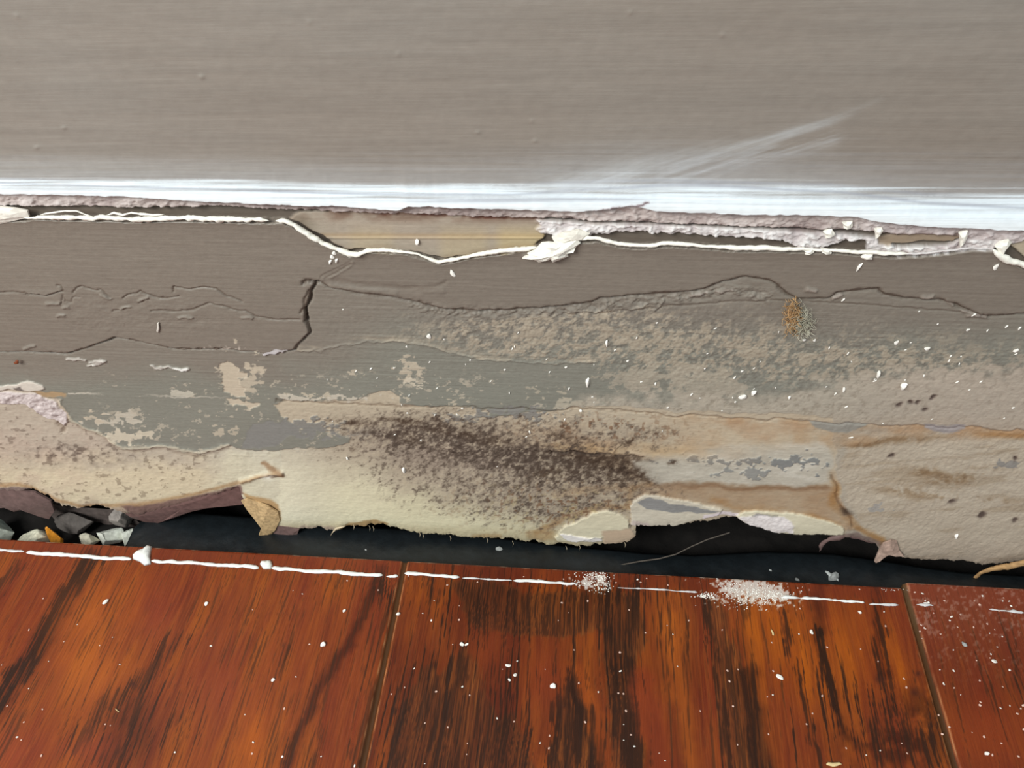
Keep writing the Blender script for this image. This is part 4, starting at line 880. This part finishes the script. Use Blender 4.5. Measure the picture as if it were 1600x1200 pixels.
# --- floor crumbs that read singly
for a, b, r, lb in [(166, 941, 9, 'largest white crumb left of the dark grain band on the left plank'), (323, 944, 7, 'white crumb on the left plank under the thick caulk line'),
                    (505, 1008, 9, 'white crumb on the left plank straight below the round caulk lump, right of it'), (538, 955, 7, 'white crumb on the left plank close to the floor joint'),
                    (427, 1063, 6, 'white crumb lowest of the larger ones on the left plank'), (622, 960, 8, 'pale crumb beside the groove of the left floor joint'),
                    (722, 1007, 7, 'left one of two touching crumbs on the middle plank'), (729, 1007, 5, 'right one of two touching crumbs on the middle plank'),
                    (864, 1073, 9, 'largest white crumb in the dark grain of the middle plank'), (794, 1040, 7, 'upper crumb of three clustered on the middle plank'),
                    (805, 1055, 6, 'right crumb of three clustered on the middle plank'), (796, 1063, 6, 'lower crumb of three clustered on the middle plank'),
                    (1218, 1059, 9, 'large white crumb on the bright orange grain of the middle plank'), (1343, 957, 7, 'white crumb under the caulk line near the right joint'),
                    (1268, 988, 7, 'white crumb at the top of the dark streak in the orange grain'), (1553, 1034, 8, 'largest white crumb on the dull red right plank'),
                    (1541, 1178, 8, 'white crumb low on the right plank'), (1506, 1007, 9, 'grey grit grain on the right plank')]:
    on_floor_crumb(a, b, r, CG if 'grit' in lb else CR, lb)
# small yellowish splinter at the bottom edge
def sliver(name, a, b, L, w, ang, mat, label, cat, floor_=True, z=0.0003, group=None):
    bm = bmesh.new(); rr = []
    for i, (t, k) in enumerate([(-1, .3), (-.7, .85), (-.2, 1), (.3, .9), (.75, .7), (1, .2)]):
        ring = []
        for j in range(6):
            q = 2*math.pi*j/6; ring.append(bm.verts.new((t*L/2, math.cos(q)*w/2*k+0.12*w*math.sin(i*2), math.sin(q)*w/3*k)))
        rr.append(ring)
    for A, B in zip(rr[:-1], rr[1:]):
        for k in range(6): bm.faces.new((A[k], A[(k+1) % 6], B[(k+1) % 6], B[k]))
    bm.faces.new(rr[0][::-1]); bm.faces.new(rr[-1]); bmesh.ops.recalc_face_normals(bm, faces=bm.faces)
    o = bm_obj(name, bm, mat)
    if floor_: o.location = on_floor(a, b, z); o.rotation_euler = (0, 0, ang)
    else:
        p = on_wall(a, b, -0.0009); o.location = p; o.rotation_euler = (math.pi/2, 0, 0)
        o.rotation_euler = (math.pi/2, -ang, 0)
    return tag(o, label, cat, group)
strawm = plain('straw', (214, 190, 140), .6); rustm = plain('rust_splinter', (120, 62, 36), .6); palem = plain('pale_sliver', (208, 200, 190), .6)
sliver('wood_splinter', 1303, 1194, 0.0032, 0.0009, 0.1, strawm, 'straw-coloured splinter at the lower edge of the middle plank', 'splinter')
sliver('wood_splinter', 1207, 988, 0.0016, 0.0005, 1.8, strawm, 'tiny straw splinter below the dust patch', 'splinter')
sliver('wood_splinter', 183, 1110, 0.0016, 0.0002, -0.5, strawm, 'hair-thin straw fibre on the left plank', 'splinter')
sliver('paint_sliver', 247, 512, 0.0034, 0.00055, 1.15, palem, 'long pale sliver stuck upright on the left paint skin', 'paint sliver', False)
sliver('wood_splinter', 26, 566, 0.0018, 0.0008, 0.7, rustm, 'rust-brown splinter on the wall at the far left', 'splinter', False)
# --- black strip crumbs
for a, b, r, lb in [(1301, 903, 20, 'largest pale flake on the black strip'), (1246, 907, 9, 'pale flake just left of the largest flake on the black strip'), (1204, 892, 6, 'faint crumb on the black strip below the white chip'),
                    (572, 860, 8, 'grey crumb on the black strip left of the left floor joint'), (780, 858, 12, 'grey flake on the black strip under the mould stain')]:
    on_floor_crumb(a, b, r, CG, lb, z=zb+0.0005)
sliver('paint_sliver', 1300, 900, 0.004, 0.0011, -0.75, plain('grey_sliver', (178, 182, 180), .6), 'long pale sliver across the black strip', 'paint sliver', True, zb+0.001)
for k in range(26):
    a = rs.uniform(420, 1600); b = 0.0575*a+845+rs.uniform(-26, 6)
    on_floor_crumb(a, b, rs.uniform(3, 5.5), CG, 'tiny grey grain on the black strip in the gap', 'grains on the black strip', z=zb+0.0004, cat='dust grain', name='dust_grain')
# --- small floor crumbs by plank
def scatter(n, ulo, uhi, vlo, vhi, label, group, plankside, rlo=1.8, rhi=3.8, meshes=None, bias=1.0):
    k = 0
    while k < n:
        a = rs.uniform(ulo, uhi); b = vlo+(vhi-vlo)*rs.rand()**bias
        p = on_floor(a, b)
        side = 0 if p[0] < -0.001 else (1 if 0.001 < p[0] < 0.126 else 2)
        if side != plankside or p[1] > -G-0.001: continue
        ms = meshes or (CR if rs.rand() < 0.35 else CP)
        on_floor_crumb(a, b, rs.uniform(rlo, rhi), ms, label, group, cat='dust grain', name='dust_grain'); k += 1
scatter(34, 0, 630, 900, 1200, 'tiny pale grain sprinkled on the left plank', 'grains on the left plank', 0, bias=1.3)
scatter(95, 600, 1480, 900, 1200, 'tiny pale grain sprinkled on the middle plank', 'grains on the middle plank', 1, bias=1.5)
scatter(62, 1415, 1600, 925, 1200, 'tiny pale grain sprinkled on the right plank', 'grains on the right plank', 2, bias=1.5)
# --- wall crumbs that read singly
for a, b, r, lb, asp in [(1160, 619, 13, 'larger white chip of the pair on the worn right side of the wall', .8), (1177, 613, 11, 'smaller rounder chip of the pair on the worn right side', .8),
                         (1411, 602, 14, 'white chip on the worn area toward the right edge', .8), (1372, 585, 9, 'narrow white chip upper left of the chip toward the right edge', 1.6),
                         (918, 597, 9, 'oval white chip on the smooth grey band', 2.0), (631, 734, 9, 'leaning white chip on the mould stain', 1.6), (543, 716, 8, 'white chip left of the mould stain', 1.0),
                         (1448, 544, 8, 'small white chip right of the fibre tuft', 1.0), (1587, 547, 8, 'small white chip at the right edge of the wall', .9), (1318, 609, 7, 'left white crumb of two under the fibre tuft', 1.5),
                         (1233, 621, 6, 'round white crumb left of the two under the fibre tuft', 1), (707, 427, 6, 'thin white chip below the dip of the torn edge', 2.4), (907, 641, 9, 'flat white crumb on the seam of the grey band', .5),
                         (670, 525, 7, 'white chip at the left of the grainy patch', 1.6), (948, 536, 6, 'slim white chip in the grainy patch', 2), (652, 378, 11, 'pinkish chip leaning on the bare board strip', .8),
                         (1494, 837, 10, 'slanted white chip low on the far right', 1.2), (1342, 417, 6, 'slim chip under the torn edge at right', 2), (1555, 417, 6, 'slim chip below the right end of the torn edge', 2), (1400, 535, 6, 'slim white chip right of and below the fibre tuft', 1.8),
                         (1256, 531, 5, 'white bead under the fibre tuft', 1)]:
    on_wall_crumb(a, b, r, CR, lb, asp=asp*1.5)
for a, b in [(519, 401), (522, 395), (526, 407), (516, 409)]:
    on_wall_crumb(a, b, 6, CR, 'white crumb in the small cluster under the torn edge left of centre', 'crumbs clustered under the torn edge', asp=1.8)
k = 0
while k < 95:
    a = rs.uniform(500, 1600); b = rs.normal(585, 55)
    if b < fy(K2, a) or b > 840: continue
    on_wall_crumb(a, b, rs.uniform(2.2, 4.2), CR, 'tiny white grain caught on the rough wall', 'grains on the wall', cat='dust grain', name='dust_grain', asp=2.3, ang=rs.normal(0.3, 0.3)); k += 1
# --- fibre tuft
tuft = bmesh.new(); tr = np.random.RandomState(5)
def strand(bm, p0, p1, p2, r):
    prev = None
    for i in range(7):
        t = i/6; c = (1-t)**2*p0+2*t*(1-t)*p1+t*t*p2; ring = []
        for k in range(4):
            a = math.pi*k/2; ring.append(bm.verts.new(c+np.array([math.cos(a), 0.3*math.sin(a), math.sin(a)])*r*(1-0.5*t)))
        if prev:
            for k in range(4): bm.faces.new((prev[k], prev[(k+1) % 4], ring[(k+1) % 4], ring[k]))
        prev = ring
root = bpy.data.objects.new('fibre_tuft', None); scene.collection.objects.link(root); root.location = on_wall(1250, 500, -0.0006)
tag(root, 'tuft of tan and green fibres stuck to the wall', 'fibre tuft')
def strands(name, n, cu, cv, su, sv, mat, r, lab):
    bm = bmesh.new()
    for i in range(n):
        a = cu+tr.randn()*su; b = cv+tr.randn()*sv
        p0 = on_wall(a, b, -0.0003); p2 = on_wall(a+tr.randn()*6, b+tr.randn()*7, -0.0004-0.002*tr.rand()); p1 = (p0+p2)/2+np.array([tr.randn()*.0006, -0.0012*tr.rand(), tr.randn()*.0006])
        strand(bm, p0, p1, p2, r)
    bmesh.ops.recalc_face_normals(bm, faces=bm.faces)
    o = bm_obj(name, bm, mat, root); o.matrix_parent_inverse = Matrix.Translation(-Vector(root.location)); o['label'] = lab
strands('brown_fibres', 240, 1239, 493, 4, 11, plain('brown_fibre', (196, 158, 112), .9), 0.00008, 'tan-brown fibres'); strands('green_fibres', 260, 1252, 503, 8, 10, plain('green_fibre', (196, 192, 172), .9), 0.00005, 'grey-green fibres')

# ================================================================== CAULK ON THE FLOOR
def bead(name, pts, r, mat, label, seed=0, jit=.3, flat=.6):
    q = []
    for a, b in zip(pts[:-1], pts[1:]):
        L = math.hypot(b[0]-a[0], b[1]-a[1]); k = max(1, int(L/2.5))
        for i in range(k): q.append((a[0]+(b[0]-a[0])*i/k, a[1]+(b[1]-a[1])*i/k))
    q.append(pts[-1]); N = len(q); bm = bmesh.new(); prev = None; first = None
    for i, (a, b) in enumerate(q):
        rr = 0.86*r*(1+(jit+.1)*float(fbm(np.array(i*1.0), np.array(0.0), 4, 3, seed)))*min(1, (i+.5)/2.5, (N-i-.5)/2.5+.1)
        c = on_floor(a, b, 0); c[1] += r*0.35*float(fbm(np.array(i*1.0), np.array(5.0), 6, 2, seed)); ring = []
        for k in range(8):
            t = 2*math.pi*k/8; ring.append(bm.verts.new((c[0], c[1]+math.cos(t)*rr, max(0.00003, rr*flat*0.7+math.sin(t)*rr*flat))))
        if prev:
            for k in range(8): bm.faces.new((prev[k], prev[(k+1) % 8], ring[(k+1) % 8], ring[k]))
        else: first = ring
        prev = ring
    bm.faces.new(first[::-1]); bm.faces.new(prev); bmesh.ops.recalc_face_normals(bm, faces=bm.faces)
    return tag(bm_obj(name, bm, mat), label, 'caulk line')
thin = plain('thin_caulk', (206, 204, 204), .5, .1, 900)
bead('caulk_bead', [(-80, 856), (0, 859), (38, 862)], .00042, thin, 'faint pinkish-white caulk smear at the far left of the floor edge', 1, .6)
bead('caulk_bead', [(41, 864), (90, 867), (150, 871), (205, 875)], .00066, whitec, 'thick white caulk line left of the triangular lump', 2, .2)
bead('caulk_bead', [(236, 877), (300, 880), (360, 884), (405, 887)], .0006, whitec, 'thick white caulk line between the triangular lump and the round lump', 3, .2)
bead('caulk_bead', [(424, 888), (480, 892), (540, 896), (598, 899)], .0006, whitec, 'thick white caulk line ending at the left floor joint', 4, .15)
bead('caulk_bead', [(604, 900), (608, 900), (622, 900)], .0005, whitec, 'short caulk crumb line at the left floor joint', 5, .5)
bead('caulk_bead', [(632, 896), (680, 899), (718, 902)], .0005, whitec, 'white caulk line starting right of the left floor joint', 6, .2)
bead('caulk_bead', [(722, 903), (760, 905), (800, 907)], .00025, thin, 'thin broken caulk trace on the middle plank', 7, .6)
bead('caulk_bead', [(802, 907), (840, 909), (900, 913)], .0004, whitec, 'white caulk line left of the small plaster heap', 8, .4)
bead('caulk_bead', [(965, 918), (1020, 921), (1090, 926)], .00025, thin, 'thin caulk line between the two dust patches', 9, .6)
bead('caulk_bead', [(1220, 933), (1280, 936), (1350, 941)], .00038, whitec, 'white caulk line right of the large dust patch', 10, .5)
bead('caulk_bead', [(1358, 944), (1404, 946)], .0003, thin, 'short caulk line ending at the right floor joint', 11, .7)
bead('caulk_bead', [(1432, 944), (1458, 946)], .0004, thin, 'short caulk dash just right of the right floor joint', 12, .4)
bead('caulk_bead', [(1545, 952), (1580, 956), (1600, 958)], .0003, thin, 'broken caulk dash at the right end of the floor edge', 13, .8)
def lump(name, outline, h, mat, label):
    pts = [on_floor(a, b, 0) for a, b in outline]; c = np.mean(pts, 0); bm = bmesh.new(); rows = []
    for s, z_ in [(1, 0.00003), (.85, h*.55), (.5, h*.95)]: rows.append([bm.verts.new((c[0]+(p[0]-c[0])*s, c[1]+(p[1]-c[1])*s, z_*(1+.25*math.sin(i*2.3)))) for i, p in enumerate(pts)])
    n_ = len(pts); ct = bm.verts.new((c[0], c[1], h))
    for A, B in zip(rows[:-1], rows[1:]):
        for k in range(n_): bm.faces.new((A[k], A[(k+1) % n_], B[(k+1) % n_], B[k]))
    for k in range(n_): bm.faces.new((rows[-1][k], rows[-1][(k+1) % n_], ct))
    bm.faces.new(rows[0][::-1]); bmesh.ops.recalc_face_normals(bm, faces=bm.faces)
    return tag(bm_obj(name, bm, mat, None, True), label, 'caulk lump')
lump('caulk_lump', [(207, 868), (214, 862), (224, 857), (232, 852), (238, 854), (236, 862), (235, 872), (236, 882), (226, 884), (218, 878), (208, 874)], .0012, whitec, 'triangular white caulk lump on the floor edge at left')
lump('caulk_lump', [(406, 882), (408, 878), (416, 876), (424, 877), (426, 884), (423, 890), (412, 890)], .0011, whitec, 'round white caulk lump on the floor edge')
# plaster dust heaps (uncountable powder)
def heap(name, zones, n, label, rlo=.00006, rhi=.00019):
    bm = bmesh.new(); r = np.random.RandomState(n)
    for i in range(n):
        cu, cv, su, sv = zones[r.randint(len(zones))]
        p = on_floor(cu+r.randn()*su, cv+r.randn()*sv, 0)
        if p[1] > -G-0.0002: continue
        s = r.uniform(rlo, rhi)
        res_ = bmesh.ops.create_icosphere(bm, subdivisions=1, radius=s)
        for w_ in res_['verts']: w_.co = Vector((w_.co.x*(1+.4*r.rand())+p[0], w_.co.y+p[1], max(0.00002, w_.co.z*.8+s*.5)))
    o = bm_obj(name, bm, wm, None, True); tag(o, label, 'plaster dust', None, 'stuff')
heap('plaster_dust', [(916, 911, 10, 4), (940, 903, 5, 5), (925, 898, 12, 4), (940, 918, 10, 5)], 230, 'small heap of white plaster powder by the floor edge at centre')
heap('plaster_dust', [(1105, 931, 8, 2), (1143, 918, 8, 8), (1178, 924, 14, 7), (1210, 932, 9, 5), (1170, 935, 30, 8), (1190, 928, 30, 9)], 700, 'wide patch of white plaster powder right of centre on the floor edge', .00005, .00017)
heap('plaster_dust', [(1420, 911, 8, 1.5), (1390, 922, 12, 1.0)], 30, 'trace of plaster powder on the plank corners at the right joint', .00005, .00012)
# thin root across the gap
rootm = plain('root_fibre', (88, 80, 72), .7)
bmr = bmesh.new(); pr_ = None
for i, (a, b) in enumerate([(968, 883), (1000, 877), (1030, 873), (1056, 866), (1080, 854), (1105, 843), (1140, 832)]):
    c = on_floor(a, b, zb+0.001+0.0008*i); ring = [bmr.verts.new(c+np.array([0, math.cos(t), math.sin(t)])*0.00022) for t in (0, 1.57, 3.14, 4.71)]
    if pr_:
        for k in range(4): bmr.faces.new((pr_[k], pr_[(k+1) % 4], ring[(k+1) % 4], ring[k]))
    pr_ = ring
tag(bm_obj('root_fibre', bmr, rootm), 'thin brown root fibre crossing the gap over the black strip', 'root')
